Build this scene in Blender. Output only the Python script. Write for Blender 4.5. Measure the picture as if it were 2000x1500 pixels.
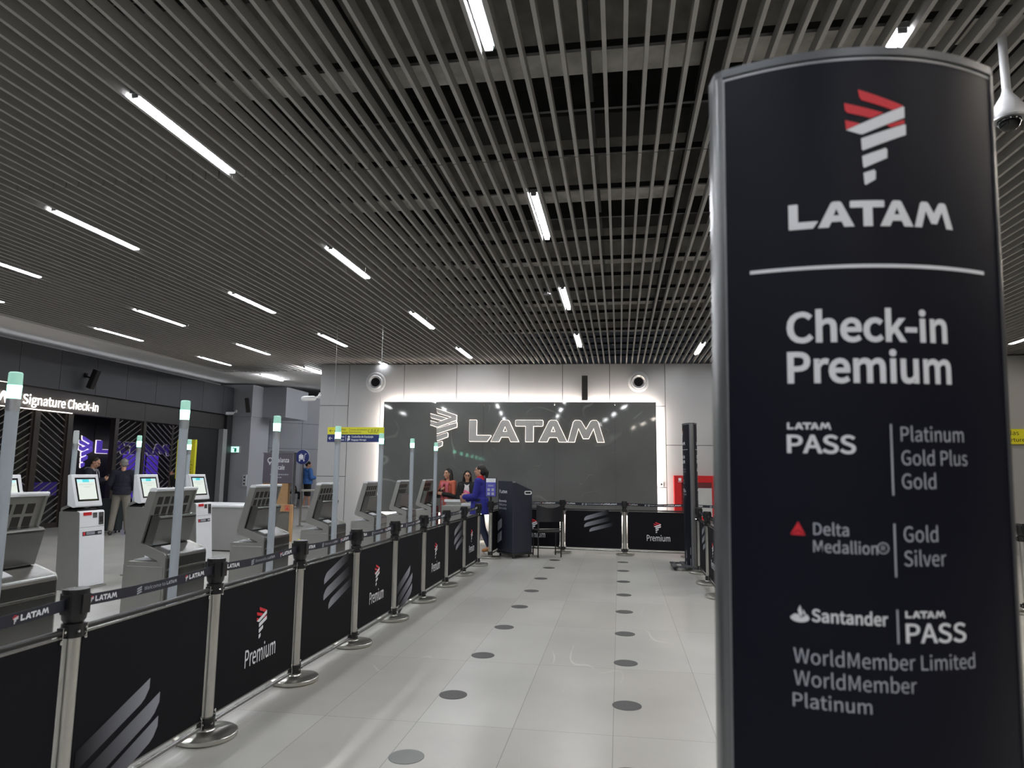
import bpy, bmesh, math, random
from math import pi, sin, cos, radians as rad
from mathutils import Vector as V, Matrix as M
from mathutils.geometry import tessellate_polygon
random.seed(7)
for o in list(bpy.data.objects): bpy.data.objects.remove(o)
SC = bpy.context.scene
COL = SC.collection

# ------------------------------------------------------------------ camera
CAM_Z = 1.5
cd = bpy.data.cameras.new('camera'); cam = bpy.data.objects.new('camera', cd); COL.objects.link(cam)
_r = [[0.98797, 0.00924, 0.15434], [0.15441, -0.12812, -0.97967], [0.01072, 0.99171, -0.12801]]
vx = V(_r[0]); vy = V(_r[1]); vx.normalize(); vy = (vy - vx * vy.dot(vx)).normalized(); vz = vx.cross(vy)
cam.matrix_world = M((vx, vy, vz)).to_4x4()
cam.location = (0, 0, CAM_Z)
cd.sensor_fit = 'HORIZONTAL'; cd.sensor_width = 36; cd.lens = 36 * 1332 / 2000
cd.clip_start = 0.05; cd.clip_end = 200
cd.dof.use_dof = True; cd.dof.focus_distance = 9.0; cd.dof.aperture_fstop = 3.6
SC.camera = cam

# ------------------------------------------------------------------ world, exposure
W = bpy.data.worlds.new('world'); SC.world = W; W.use_nodes = True
W.node_tree.nodes['Background'].inputs[0].default_value = (0.55, 0.6, 0.7, 1)
W.node_tree.nodes['Background'].inputs[1].default_value = 0.02
SC.view_settings.view_transform = 'Standard'; SC.view_settings.look = 'None'
SC.view_settings.gamma = 1; SC.view_settings.use_curve_mapping = False
SC.view_settings.exposure = 0.1
SC.cycles.use_denoising = True
SC.cycles.max_bounces = 7; SC.cycles.diffuse_bounces = 4; SC.cycles.glossy_bounces = 4
SC.cycles.sample_clamp_indirect = 4.0
TUBE = 112.0          # radiance of the ceiling tubes

# ------------------------------------------------------------------ materials
def hx(h):
    r = [int(h[i:i + 2], 16) / 255 for i in (0, 2, 4)]
    return tuple(c / 12.92 if c <= .04045 else ((c + .055) / 1.055) ** 2.4 for c in r)

def mat(name, col, rough=.5, metal=0., emit=0., ecol=None, var=.06, scale=6., spec=.5, coat=0.):
    m = bpy.data.materials.new(name); m.use_nodes = True
    nt = m.node_tree; b = nt.nodes['Principled BSDF']
    c = (*col, 1)
    b.inputs['Base Color'].default_value = c
    b.inputs['Roughness'].default_value = rough; b.inputs['Metallic'].default_value = metal
    b.inputs['Specular IOR Level'].default_value = spec
    if coat: b.inputs['Coat Weight'].default_value = coat
    if emit:
        b.inputs['Emission Color'].default_value = (*(ecol or col), 1); b.inputs['Emission Strength'].default_value = emit
    elif var:
        tc = nt.nodes.new('ShaderNodeTexCoord'); n = nt.nodes.new('ShaderNodeTexNoise')
        n.inputs['Scale'].default_value = scale; n.inputs['Detail'].default_value = 4
        nt.links.new(tc.outputs['Object'], n.inputs['Vector'])
        r = nt.nodes.new('ShaderNodeMapRange'); r.inputs['To Min'].default_value = 1 - var * 2; r.inputs['To Max'].default_value = 1 + var * 2
        nt.links.new(n.outputs['Fac'], r.inputs['Value'])
        x = nt.nodes.new('ShaderNodeVectorMath'); x.operation = 'SCALE'; x.inputs[0].default_value = col
        nt.links.new(r.outputs['Result'], x.inputs['Scale']); nt.links.new(x.outputs['Vector'], b.inputs['Base Color'])
    return m

def stone(name, base, vein, rough, vscale, vwidth, tile=None, vamt=.7, spec=.5):
    m = bpy.data.materials.new(name); m.use_nodes = True
    nt = m.node_tree; N = nt.nodes; L = nt.links; b = N['Principled BSDF']
    b.inputs['Roughness'].default_value = rough; b.inputs['Specular IOR Level'].default_value = spec
    tc = N.new('ShaderNodeTexCoord')
    big = N.new('ShaderNodeTexNoise'); big.inputs['Scale'].default_value = .9; big.inputs['Detail'].default_value = 6
    L.new(tc.outputs['Object'], big.inputs['Vector'])
    cr = N.new('ShaderNodeMapRange'); cr.inputs['From Min'].default_value = .3; cr.inputs['From Max'].default_value = .7
    cr.inputs['To Min'].default_value = .88; cr.inputs['To Max'].default_value = 1.12
    L.new(big.outputs['Fac'], cr.inputs['Value'])
    sc = N.new('ShaderNodeVectorMath'); sc.operation = 'SCALE'; L.new(cr.outputs['Result'], sc.inputs['Scale'])
    if tile:
        mp = N.new('ShaderNodeMapping'); mp.inputs['Rotation'].default_value = (0, 0, pi / 2); mp.inputs['Location'].default_value = tile[2]
        L.new(tc.outputs['Object'], mp.inputs['Vector'])
        br = N.new('ShaderNodeTexBrick'); br.offset = 0; br.inputs['Scale'].default_value = 1
        br.inputs['Brick Width'].default_value = tile[0]; br.inputs['Row Height'].default_value = tile[1]
        br.inputs['Mortar Size'].default_value = .0022; br.inputs['Mortar Smooth'].default_value = .1
        br.inputs['Color1'].default_value = (*base, 1); br.inputs['Color2'].default_value = (base[0] * .9, base[1] * .875, base[2] * .86, 1)
        br.inputs['Mortar'].default_value = (base[0] * .42, base[1] * .41, base[2] * .4, 1)
        L.new(mp.outputs['Vector'], br.inputs['Vector']); L.new(br.outputs['Color'], sc.inputs[0])
    else: sc.inputs[0].default_value = base
    col = sc.outputs['Vector']
    for k, (s, w, amt, thr) in enumerate([(vscale, vwidth, vamt, .56), (vscale * 2.3, vwidth * .8, vamt * .6, .6)]):
        mp2 = N.new('ShaderNodeMapping'); mp2.inputs['Rotation'].default_value = (.3, .2, .7 + k); mp2.inputs['Scale'].default_value = (1, .3, 1)
        L.new(tc.outputs['Object'], mp2.inputs['Vector'])
        n = N.new('ShaderNodeTexNoise'); n.inputs['Scale'].default_value = s; n.inputs['Detail'].default_value = 1.5; n.inputs['Distortion'].default_value = .15
        L.new(mp2.outputs['Vector'], n.inputs['Vector'])
        d = N.new('ShaderNodeMath'); d.operation = 'SUBTRACT'; d.inputs[1].default_value = .5; L.new(n.outputs['Fac'], d.inputs[0])
        a = N.new('ShaderNodeMath'); a.operation = 'ABSOLUTE'; L.new(d.outputs[0], a.inputs[0])
        r = N.new('ShaderNodeMapRange'); r.inputs['From Min'].default_value = 0; r.inputs['From Max'].default_value = w
        r.inputs['To Min'].default_value = amt; r.inputs['To Max'].default_value = 0; L.new(a.outputs[0], r.inputs['Value'])
        g = N.new('ShaderNodeTexNoise'); g.inputs['Scale'].default_value = s * 1.3; L.new(tc.outputs['Object'], g.inputs['Vector'])
        gr = N.new('ShaderNodeMapRange'); gr.inputs['From Min'].default_value = thr; gr.inputs['From Max'].default_value = thr + .1; L.new(g.outputs['Fac'], gr.inputs['Value'])
        mu = N.new('ShaderNodeMath'); mu.operation = 'MULTIPLY'; L.new(r.outputs['Result'], mu.inputs[0]); L.new(gr.outputs['Result'], mu.inputs[1])
        mx = N.new('ShaderNodeMixRGB'); mx.inputs[2].default_value = (*vein, 1); L.new(mu.outputs[0], mx.inputs[0]); L.new(col, mx.inputs[1])
        col = mx.outputs[0]
    L.new(col, b.inputs['Base Color'])
    return m

def fade_mat(name):
    m = bpy.data.materials.new(name); m.use_nodes = True
    nt = m.node_tree; b = nt.nodes['Principled BSDF']; b.inputs['Roughness'].default_value = .7; b.inputs['Specular IOR Level'].default_value = .2
    a = nt.nodes.new('ShaderNodeAttribute'); a.attribute_name = 'Col'
    nt.links.new(a.outputs['Color'], b.inputs['Base Color'])
    return m

FLOOR = stone('floor_porcelain', (.425, .425, .405), (.74, .74, .71), .3, .9, .0022, tile=(1.37, .585, (.09, .05, 0)), vamt=.42)
MARBLE = stone('dark_marble', (.118, .122, .119), (.3, .3, .29), .045, .8, .01, vamt=.55)
SLAT = mat('slat_aluminium', (.34, .33, .315), .45, var=.05)
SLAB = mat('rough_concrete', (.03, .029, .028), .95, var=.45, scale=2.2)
BEAM = mat('sprayed_beam', (.52, .5, .46), 1., var=.35, scale=5)
BLACK = mat('black_plastic', (.008, .008, .009), .35)
DARKM = mat('black_metal', (.012, .012, .013), .4)
WALLP = mat('wall_panel', (.36, .365, .37), .45, var=.03, scale=1.5)
WALLD = mat('groove', (.03, .03, .032), .8)
FASC = mat('charcoal_panel', (.075, .078, .092), .45, var=.05, scale=1)
BROWN = mat('bronze_frame', (.035, .027, .024), .4)
GYPS = mat('gypsum', (.74, .73, .72), .8, var=.02, scale=1)
STEEL = mat('brushed_steel', (.62, .61, .57), .28, 1., var=.05, scale=20)
STEEL2 = mat('satin_silver', (.42, .42, .4), .38, .85, var=.04)
STEELD = mat('dark_steel', (.3, .3, .295), .27, 1., var=.05)
ALU = mat('aluminium', (.42, .43, .45), .35, .85, var=.04)
CHROME = mat('chrome', (.75, .75, .74), .12, 1., var=0)
ALUD = mat('dark_aluminium', (.1, .105, .115), .4, .5, var=.04); ALUE = mat('edge_aluminium', (.2, .205, .215), .32, .8, var=.03)
POLEG = mat('grey_pole', (.36, .4, .44), .4, var=.03)
WHITE = mat('white_plastic', (.74, .75, .78), .35, var=.02)
WPRINT = mat('white_print', (.74, .76, .8), .5, var=0)
GPRINT = mat('grey_print', (.38, .4, .45), .5, var=0)
RPRINT = mat('red_print', (.62, .015, .03), .5, var=0)
KPRINT = mat('black_print', (.012, .012, .014), .5, var=0)
BANNER = mat('banner_cloth', (.0065, .0065, .009), .7, var=.05, spec=.12)
BELT = mat('belt_webbing', (.009, .011, .022), .6, var=.05)
NAVY = mat('navy_panel', (.0052, .006, .0125), .45, var=.04, spec=.15)
NAVY2 = mat('navy_podium', (.018, .021, .034), .45, var=.04)
SILVL = mat('silver_line', (.3, .31, .33), .4, .4, var=0)
FADE = fade_mat('fading_print')
DOT = mat('dark_sticker', (.05, .05, .05), .5, var=.05)
DOTL = mat('pale_sticker', (.13, .135, .135), .35, var=.05)  # paler, smoother version of the sticker material
YELLOW = mat('yellow_sign', (.72, .68, .03), .5, var=.02)
BLUES = mat('blue_sign', (.012, .022, .13), .5, var=.02)
RED = mat('fire_red', (.5, .008, .012), .35, var=.04)
GLASSK = mat('screen_black', (.005, .005, .006), .12)
TAN = mat('tan_board', (.42, .25, .12), .6, var=.1)
MAUVE = mat('mauve_panel', (.11, .095, .12), .5, var=.04)
VENTW = mat('vent_white', (.55, .56, .57), .4, var=.02)
BLK0 = mat('vent_dark', (.002, .002, .002), .9, var=0)
VGR = mat('vent_grille', (.02, .018, .016), .6)
E_TUBE = mat('tube_glow', (1, 1, 1), emit=TUBE, ecol=(.93, .97, 1.))
E_LED = mat('led_warm', (1, 1, 1), emit=80, ecol=(1, .88, .78))
E_COVE = mat('led_cove', (1, 1, 1), emit=2.4, ecol=(.9, .93, 1))
E_HALO = mat('halo_warm', (1, 1, 1), emit=1.9, ecol=(1, .84, .72))
E_GREEN = mat('signal_green', (.6, 1, .8), emit=5.5, ecol=(.28, 1, .66))
E_GREEN2 = mat('signal_dome', (.4, .55, .5), emit=.28, ecol=(.3, .95, .68))
E_OFF = mat('signal_off', (.5, .53, .53), .3)
E_SIGN = mat('letters_lit', (1, 1, 1), emit=3.5, ecol=(1, .9, .8))
E_LINE = mat('line_lit', (1, 1, 1), emit=2.5, ecol=(1, .88, .76))
E_PURP = mat('purple_lit', (.2, .1, 1), emit=1.3, ecol=(.16, .07, 1))
E_PURPD = mat('purple_dim', (.1, .05, .5), emit=.22, ecol=(.16, .07, 1))
E_EXIT = mat('exit_lit', (.3, 1, .75), emit=1.3, ecol=(.55, 1, .85))
E_SCR = mat('screen_lit', (.3, .32, .3), emit=.55, ecol=(.92, 1, .9))
E_TEAL = mat('screen_teal', (.05, .5, .55), emit=.55, ecol=(.04, .5, .55))
E_PALE = mat('screen_pale', (.4, .7, .9), emit=.6, ecol=(.35, .7, .9))
E_GREY = mat('screen_text', (.4, .42, .38), emit=.35, ecol=(.8, .85, .78))
E_POST = mat('poster_lit', (.06, .06, .3), emit=.12, ecol=(.1, .1, .5))

# ------------------------------------------------------------------ object helpers
def link(o, parent=None):
    COL.objects.link(o)
    if parent: o.parent = parent
    return o

def tag(o, label=None, cat=None, group=None, kind=None):
    if label: o['label'] = label
    if cat: o['category'] = cat
    if group: o['group'] = group
    if kind: o['kind'] = kind
    return o

def thing(name, label, cat, loc=(0, 0, 0), rz=0, group=None):
    o = bpy.data.objects.new(name, None); o.empty_display_size = .1; link(o)
    o.location = loc; o.rotation_euler = (0, 0, rz)
    return tag(o, label, cat, group)

def copy_tree(o, parent=None):
    c = o.copy(); COL.objects.link(c)
    if parent:
        c.parent = parent
    for ch in list(o.children): copy_tree(ch, c)
    return c

class MB:
    def __init__(s): s.v = []; s.f = []; s.mi = []
    def add(s, vs, fs, mi=0):
        n = len(s.v); s.v += [tuple(p) for p in vs]
        for f in fs: s.f.append(tuple(i + n for i in f)); s.mi.append(mi)
        return s
    def box(s, x0, x1, y0, y1, z0, z1, mi=0, T=None):
        vs = [V((x, y, z)) for x in (x0, x1) for y in (y0, y1) for z in (z0, z1)]
        if T: vs = [T @ p for p in vs]
        return s.add(vs, [(0, 1, 3, 2), (4, 6, 7, 5), (0, 4, 5, 1), (2, 3, 7, 6), (0, 2, 6, 4), (1, 5, 7, 3)], mi)
    def tube(s, p0, p1, r0, r1=None, n=12, mi=0, dome=False):
        p0 = V(p0); p1 = V(p1); r1 = r0 if r1 is None else r1
        d = (p1 - p0); ln = d.length
        if ln < 1e-6: d = V((0, 0, 1))
        d.normalize(); a = d.orthogonal().normalized(); b = d.cross(a)
        rings = []
        if dome:
            for t in (-80, -50, -25): rings.append((p0 + d * r0 * sin(rad(t)), r0 * cos(rad(t))))
        rings += [(p0, r0), (p1, r1)]
        if dome:
            for t in (25, 50, 80): rings.append((p1 + d * r1 * sin(rad(t)), r1 * cos(rad(t))))
        vs = []; fs = []
        for c, r in rings: vs += [c + (a * cos(2 * pi * i / n) + b * sin(2 * pi * i / n)) * r for i in range(n)]
        for k in range(len(rings) - 1):
            for i in range(n):
                j = (i + 1) % n; fs.append((k * n + i, k * n + j, (k + 1) * n + j, (k + 1) * n + i))
        fs.append(tuple(reversed(range(n)))); m = (len(rings) - 1) * n; fs.append(tuple(range(m, m + n)))
        return s.add(vs, fs, mi)
    def path(s, pts, r, n=10, mi=0):
        for a, b in zip(pts, pts[1:]): s.tube(a, b, r, r, n, mi, dome=True)
        return s
    def lathe(s, prof, o=(0, 0, 0), n=24, mi=0, axis='z'):
        o = V(o); vs = []; fs = []
        for r, h in prof:
            for i in range(n):
                a = 2 * pi * i / n
                p = V((r * cos(a), r * sin(a), h))
                if axis == '-y': p = V((p.x, -p.z, p.y))
                vs.append(o + p)
        for k in range(len(prof) - 1):
            for i in range(n):
                j = (i + 1) % n; fs.append((k * n + i, k * n + j, (k + 1) * n + j, (k + 1) * n + i))
        fs.append(tuple(reversed(range(n)))); m = (len(prof) - 1) * n; fs.append(tuple(range(m, m + n)))
        return s.add(vs, fs, mi)
    def ell(s, c, r, R=None, n=14, m=9, mi=0):
        c = V(c); vs = []; fs = []
        for k in range(1, m):
            t = pi * k / m
            for i in range(n):
                a = 2 * pi * i / n
                p = V((r[0] * sin(t) * cos(a), r[1] * sin(t) * sin(a), r[2] * cos(t)))
                vs.append(c + (R @ p if R else p))
        for k in range(m - 2):
            for i in range(n):
                j = (i + 1) % n; fs.append((k * n + i, (k + 1) * n + i, (k + 1) * n + j, k * n + j))
        t = len(vs); p = V((0, 0, r[2])); vs += [c + (R @ p if R else p), c - (R @ p if R else p)]
        for i in range(n):
            j = (i + 1) % n; fs.append((t, i, j)); q = (m - 2) * n; fs.append((t + 1, q + j, q + i))
        return s.add(vs, fs, mi)
    sub = None
    def tri2(s, a, b, c, mp, mi):                      # a triangle of a print, split until it follows a curved face
        st = [(a, b, c)]; L2 = s.sub ** 2; d = lambda p, q: (p[0] - q[0]) ** 2 + (p[1] - q[1]) ** 2
        while st:
            a, b, c = st.pop(); e = (d(a, b), d(b, c), d(c, a)); m = max(e)
            if m <= L2: s.add([mp(*a), mp(*b), mp(*c)], [(0, 1, 2)], mi); continue
            for _ in range(e.index(m)): a, b, c = b, c, a
            h = ((a[0] + b[0]) / 2, (a[1] + b[1]) / 2); st += [(a, h, c), (h, b, c)]
    def poly(s, loops, mp, mi=0):                      # flat face with holes, mapped
        tri = tessellate_polygon([[V((x, y, 0)) for x, y in l] for l in loops])
        flat = [p for l in loops for p in l]
        fs = []
        for t in tri:
            a, b, c = [flat[i] for i in t]
            ar = (b[0] - a[0]) * (c[1] - a[1]) - (c[0] - a[0]) * (b[1] - a[1])
            fs.append(tuple(t) if ar > 0 else tuple(reversed(t)))
        if s.sub:
            for f in fs: s.tri2(*[flat[i] for i in f], mp, mi)
            return s
        return s.add([mp(x, y) for x, y in flat], fs, mi)
    def extrude(s, loops, mp, d0, d1, mi=0):           # mp(x, y, d)
        s.poly(loops, lambda x, y: mp(x, y, d1), mi)
        n = len(s.f); s.poly(loops, lambda x, y: mp(x, y, d0), mi)
        s.f[n:] = [tuple(reversed(f)) for f in s.f[n:]]
        for l in loops:
            k = len(l); vs = [mp(x, y, d0) for x, y in l] + [mp(x, y, d1) for x, y in l]
            s.add(vs, [(i, (i + 1) % k, k + (i + 1) % k, k + i) for i in range(k)], mi)
        return s
    def mesh(s, name, mats):
        me = bpy.data.meshes.new(name); me.from_pydata(s.v, [], s.f)
        for m in (mats if isinstance(mats, (list, tuple)) else [mats]): me.materials.append(m)
        me.polygons.foreach_set('material_index', s.mi)
        me.update(); return me
    def build(s, name, mats, parent=None, smooth=False, bevel=0, fix=False):
        me = s.mesh(name, mats)
        if fix:
            bm = bmesh.new(); bm.from_mesh(me); bmesh.ops.recalc_face_normals(bm, faces=bm.faces); bm.to_mesh(me); bm.free()
        if smooth:
            me.shade_smooth(); me.set_sharp_from_angle(angle=rad(smooth if smooth is not True else 40))
        o = link(bpy.data.objects.new(name, me), parent)
        if bevel:
            b = o.modifiers.new('bevel', 'BEVEL'); b.width = bevel; b.segments = 2; b.limit_method = 'ANGLE'
        return o

def struct(mb, name, mats, parent=None, **k):
    o = mb.build(name, mats, parent, **k); o['kind'] = 'structure'; return o

# ------------------------------------------------------------------ lettering
_tc = {}
try: FONT = bpy.data.fonts.load(bpy.utils.system_resource('DATAFILES') + '/fonts/Noto Sans CJK Regular.woff2')
except Exception: FONT = None
def glyphs(t, bold=0.):
    if (t, bold) in _tc: return _tc[t, bold]
    cu = bpy.data.curves.new('t', 'FONT'); cu.body = t; cu.size = 1; cu.offset = bold * (.42 if FONT else 1); cu.resolution_u = 4
    if FONT: cu.font = FONT
    ob = bpy.data.objects.new('t', cu); COL.objects.link(ob)
    dg = bpy.context.evaluated_depsgraph_get(); dg.update()
    me = bpy.data.meshes.new_from_object(ob.evaluated_get(dg), depsgraph=dg)
    vs = [(v.co.x, v.co.y) for v in me.vertices]; fs = [tuple(p.vertices) for p in me.polygons]
    ups = sum(p.normal.z for p in me.polygons) >= 0
    if not ups: fs = [tuple(reversed(f)) for f in fs]
    bpy.data.objects.remove(ob); bpy.data.curves.remove(cu); bpy.data.meshes.remove(me)
    _tc[t, bold] = (vs, fs); return vs, fs
_cap = {}
def cap_h(b=0.):
    if b not in _cap: _cap[b] = max(y for x, y in glyphs('H', b)[0])
    return _cap[b]

def text(mb, t, x0, x1, y, h, mp, bold=0., mi=0):
    """text with its ink from x0 to x1 (x1 None: natural width), baseline y, capital height h"""
    vs, fs = glyphs(t, bold)
    a = min(v[0] for v in vs); b = max(v[0] for v in vs); sy = h / cap_h(bold)
    sx = sy if x1 is None else (x1 - x0) / (b - a)
    q = [(x0 + (vx_ - a) * sx, y + vy_ * sy) for vx_, vy_ in vs]
    if mb.sub:
        for f in fs:
            for i in range(1, len(f) - 1): mb.tri2(q[f[0]], q[f[i]], q[f[i + 1]], mp, mi)
    else: mb.add([mp(*p) for p in q], fs, mi)

def text_w(t, h, bold=0.):
    vs, _ = glyphs(t, bold); return (max(v[0] for v in vs) - min(v[0] for v in vs)) * h / cap_h(bold)

WORD = [  # the wide word mark, letter height 1, total width 6.1
    [[(0, 1), (.3, 1), (.33, .98), (.33, .28), (1.0, .28), (1.02, .25), (.84, 0), (.03, 0), (0, .03)]],
    [[(1.02, 0), (1.49, .95), (1.56, 1), (1.8, 1), (1.87, .95), (2.32, 0), (1.95, 0), (1.86, .21), (1.5, .21), (1.4, 0)], [(1.68, .72), (1.58, .46), (1.78, .46)]],
    [[(2.2, 1), (3.42, 1), (3.45, .97), (3.45, .76), (3.42, .73), (3.0, .73), (3.0, 0), (2.65, 0), (2.65, .73), (2.2, .73), (2.17, .76), (2.17, .97)]],
    [[(3.27, 0), (3.74, .95), (3.81, 1), (4.05, 1), (4.12, .95), (4.57, 0), (4.2, 0), (4.11, .21), (3.75, .21), (3.65, 0)], [(3.93, .72), (3.83, .46), (4.03, .46)]],
    [[(4.62, 0), (4.87, .93), (4.95, 1), (5.15, 1), (5.23, .95), (5.45, .58), (5.66, .95), (5.74, 1), (5.93, 1), (6.0, .93), (6.28, 0), (5.98, 0), (5.8, .64), (5.57, .16), (5.32, .16), (5.1, .64), (4.92, 0)]],
]
_l = lambda *p: [[((x - 878) / 390, (888 - y) / 390) for x, y in p]]
LOGO_R = [_l((965, 298), (1256, 399), (1185, 428), (985, 365), (972, 345)), _l((878, 378), (1122, 446), (1040, 478), (895, 440), (880, 420)),
          _l((880, 485), (972, 510), (885, 545)), _l((1258, 485), (1258, 509), (1166, 536), (1140, 521))]
LOGO_W = [_l((885, 547), (1250, 404), (1260, 406), (1260, 472), (985, 577), (965, 575)), _l((975, 603), (1255, 514), (1266, 516), (1265, 578), (985, 677), (978, 672)),
          _l((978, 712), (1128, 662), (1138, 675), (1136, 724), (990, 783), (983, 778)), _l((983, 815), (1050, 795), (1060, 808), (1057, 855), (995, 888), (988, 882))]
LOGO_H = 590 / 390

def wordmark(mb, x0, x1, y, h, mp, mi=0):
    s = (x1 - x0) / 6.28
    for l in WORD: mb.poly(l, lambda x, yy: mp(x0 + x * s, y + yy * h), mi)
def symbol(mb, x0, y0, w, h, mp, r=1, wh=0):
    for grp, mi in ((LOGO_R, r), (LOGO_W, wh)):
        for l in grp: mb.poly(l, lambda x, y: mp(x0 + x * w, y0 + y / LOGO_H * h), mi)
def disc2(cx, cy, r, n=20): return [(cx + r * cos(2 * pi * i / n), cy + r * sin(2 * pi * i / n)) for i in range(n)]
def rect2(x0, x1, y0, y1): return [(x0, y0), (x1, y0), (x1, y1), (x0, y1)]
def flat(y): return lambda u, v: V((u, y, v))           # print on a face that looks to local -y

# ================================================================== the setting
# ---- floor
struct(MB().box(-20, 14, -13, 32, -.2, 0), 'floor', FLOOR)

# ---- slatted ceiling, carriers, slab and beams above
CZ = 3.95; PITCH = .122; LX = -13.8
S0 = -.735 + PITCH / 2
mb = MB()
joints = [-11.5, -8.7, -5.95, -3.2, -.45, 2.3, 5.07, 7.85, 10.6, 13.25, 15.9, 18.5]
k0 = int((-9.9 - S0) / PITCH); k1 = int((12.5 - S0) / PITCH)
for k in range(k0, k1 + 1):
    x = S0 + k * PITCH
    for a, b in zip(joints, joints[1:]):
        a_ = a + .012; b_ = b
        if x > -6.85:
            if a_ > 14.6: continue
            b_ = min(b_, 16.2)
        elif a_ > 15.9: continue
        mb.box(x - .0125, x + .0125, a_, b_, CZ, CZ + .078)
ceil = struct(mb, 'ceiling', SLAT)
mb = MB()
y = -11.3
while y < 15.8:
    mb.box(-9.95, 12.5 if y < 15 else -6.9, y, y + .03, CZ + .08, CZ + .125); y += 1.375 / 2 * 1.0
struct(mb, 'trim_1', DARKM)
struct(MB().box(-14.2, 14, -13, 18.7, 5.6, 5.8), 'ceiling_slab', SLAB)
n = 2
for y in (-5.55, -2.85, -.15, 2.5, 5.2, 7.95, 10.55, 13.3, 16.):
    struct(MB().box(-10, 14, y - .22, y + .22, 4.85, 5.6), 'trim_%d' % n, BEAM); n += 1
# ducts and pipes that run above the slats
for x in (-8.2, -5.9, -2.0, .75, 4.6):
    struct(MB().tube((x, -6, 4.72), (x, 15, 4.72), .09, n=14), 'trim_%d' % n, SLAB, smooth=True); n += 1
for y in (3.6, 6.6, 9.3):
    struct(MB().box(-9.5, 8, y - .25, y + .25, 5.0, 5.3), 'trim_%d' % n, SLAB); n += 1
for x in (-6.8, -3.9, -.2, 2.2):
    struct(MB().box(x - .03, x + .03, -6, 15, 4.35, 4.41), 'trim_%d' % n, DARKM); n += 1
# gypsum ceiling beyond the slats: higher than them along the shop side and at the far end
struct(MB().box(-14.6, -9.97, -13, 22.9, 4.6, 4.75).box(-20, -9.97, 22.9, 33, 5.0, 5.15), 'ceiling_gypsum', GYPS)
struct(MB().box(-14.6, -14.5, -7, 23, 3.4, 4.6), 'wall_cove', GYPS)
struct(MB().box(LX - .2, LX - .15, 2, 22.6, 4.405, 4.42), 'trim_%d' % n, E_COVE); n += 1
struct(MB().box(-9.97, -5.5, 18.55, 33, 5.0, 5.15), 'ceiling_gypsum', GYPS)
struct(MB().box(-9.97, -6.3, 15.9, 18.55, CZ, CZ + .1), 'ceiling_gypsum', GYPS)
struct(MB().box(-10.02, -9.97, -13, 18.55, CZ, 4.6), 'trim_%d' % n, GYPS); n += 1
struct(MB().box(-9.97, -6.7, 18.55, 18.6, CZ, 5.0), 'trim_%d' % n, GYPS); n += 1

# ---- ceiling tube lights
ROWS = [(-6., [(20.2, 0), (23.2, 0), (26.2, 0)], ''), (-9.165, [(1.35, 0), (4.5, 0), (7.55, 1), (10.62, 1), (13.68, 1), (16.24, 1), (20.2, 0), (23.2, 0), (26.2, 0)], 'row along the shop front'),  # lamps at the far end are added behind the back wall to brighten it
        (-7.43, [(.1, 0), (3.25, 0), (6.41, 1), (9.42, 1), (12.36, 1), (15.2, 1), (20.2, 0), (23.2, 0), (26.2, 0)], 'row above the white kiosks'),
        (-5.365, [(-.6, 0), (2.42, 0), (5.54, 1), (8.67, 1), (11.58, 1), (14.84, 1)], 'row behind the bag machines'),
        (-3.155, [(-8.7, 0), (-5.55, 0), (-2.4, 0), (.7, 0), (3.82, 1), (6.97, 1), (10.1, 1), (13.2, 1)], 'row above the bag machines'),
        (-.735, [(-10.1, 0), (-6.95, 0), (-3.8, 0), (-.65, 0), (2.47, 1), (5.78, 1), (8.95, 1), (12.1, 1)], 'row above the floor stickers'),
        (1.545, [(-8.8, 0), (-5.65, 0), (-2.5, 0), (.65, 0), (3.8, 1), (6.95, 0), (10.1, 0), (13.17, 1)], 'row behind the large sign'),
        (3.7, [(-7.8, 0), (-4.65, 0), (-1.5, 0), (1.7, 0), (4.9, 0), (8.1, 0), (11.3, 0)], ''), (5.6, [(-.5, 0), (2.9, 0), (6.0, 0), (8.9, 0)], ''),  # both rows are added out of view for the light they give
        (7.21, [(6.3, 0), (9.4, 0), (12.57, 1)], 'row')]
ORD = ['first', 'second', 'third', 'fourth', 'fifth', 'sixth', 'seventh', 'eighth', 'ninth', 'tenth']
lamp0 = thing('ceiling_light', '', 'light', (0, 0, 0), group='linear tube lights set between the ceiling slats')
MB().box(-.022, .022, .02, 1.18, -.004, .022).build('tube', E_TUBE, lamp0, bevel=.006)
mb = MB(); mb.box(-.034, .034, 0, 1.2, .024, .055); mb.box(-.024, .024, .008, .02, -.003, .03); mb.box(-.024, .024, 1.18, 1.192, -.003, .03)
mb.build('housing', ALU, lamp0)
E_TUBE2 = mat('tube_glow_strong', (1, 1, 1), emit=TUBE * 1.12, ecol=(.95, .97, 1))
TUB2 = [c.data for c in lamp0.children if c.name == 'tube'][0].copy(); TUB2.materials[0] = E_TUBE2
TUBW = TUB2.copy(); TUBW.materials[0] = mat('tube_glow_warm', (1, 1, 1), emit=TUBE * 1.1, ecol=(1, .9, .78))
first = True
for x, ls, nm in ROWS:
    k = round((x - S0) / PITCH - .5); x = S0 + (k + .5) * PITCH
    seen = 0
    for y, vis in ls:
        o = lamp0 if first else copy_tree(lamp0); first = False
        o.location = (x, y, (CZ + .006 if y < 14.9 else CZ - .03) if y < 18.5 else 4.95)
        if x > 3:
            for c in o.children:
                if c.name.startswith('tube'): c.data = TUBW
        elif x < -7 or y > 19 or y < -1:
            for c in o.children:
                if c.name.startswith('tube'): c.data = TUB2
        if vis:
            if nm == 'row': o['label'] = 'white tube light beside the far edge of the large dark sign, at the frame edge'
            else: o['label'] = 'white ceiling tube light, %s seen in the %s' % (ORD[seen], nm)
            seen += 1
        else: o['label'] = 'unseen white ceiling tube light put in for its light'; o['group'] = 'tube lights outside the picture'  # unseen lamps, put in to light the hall

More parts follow.
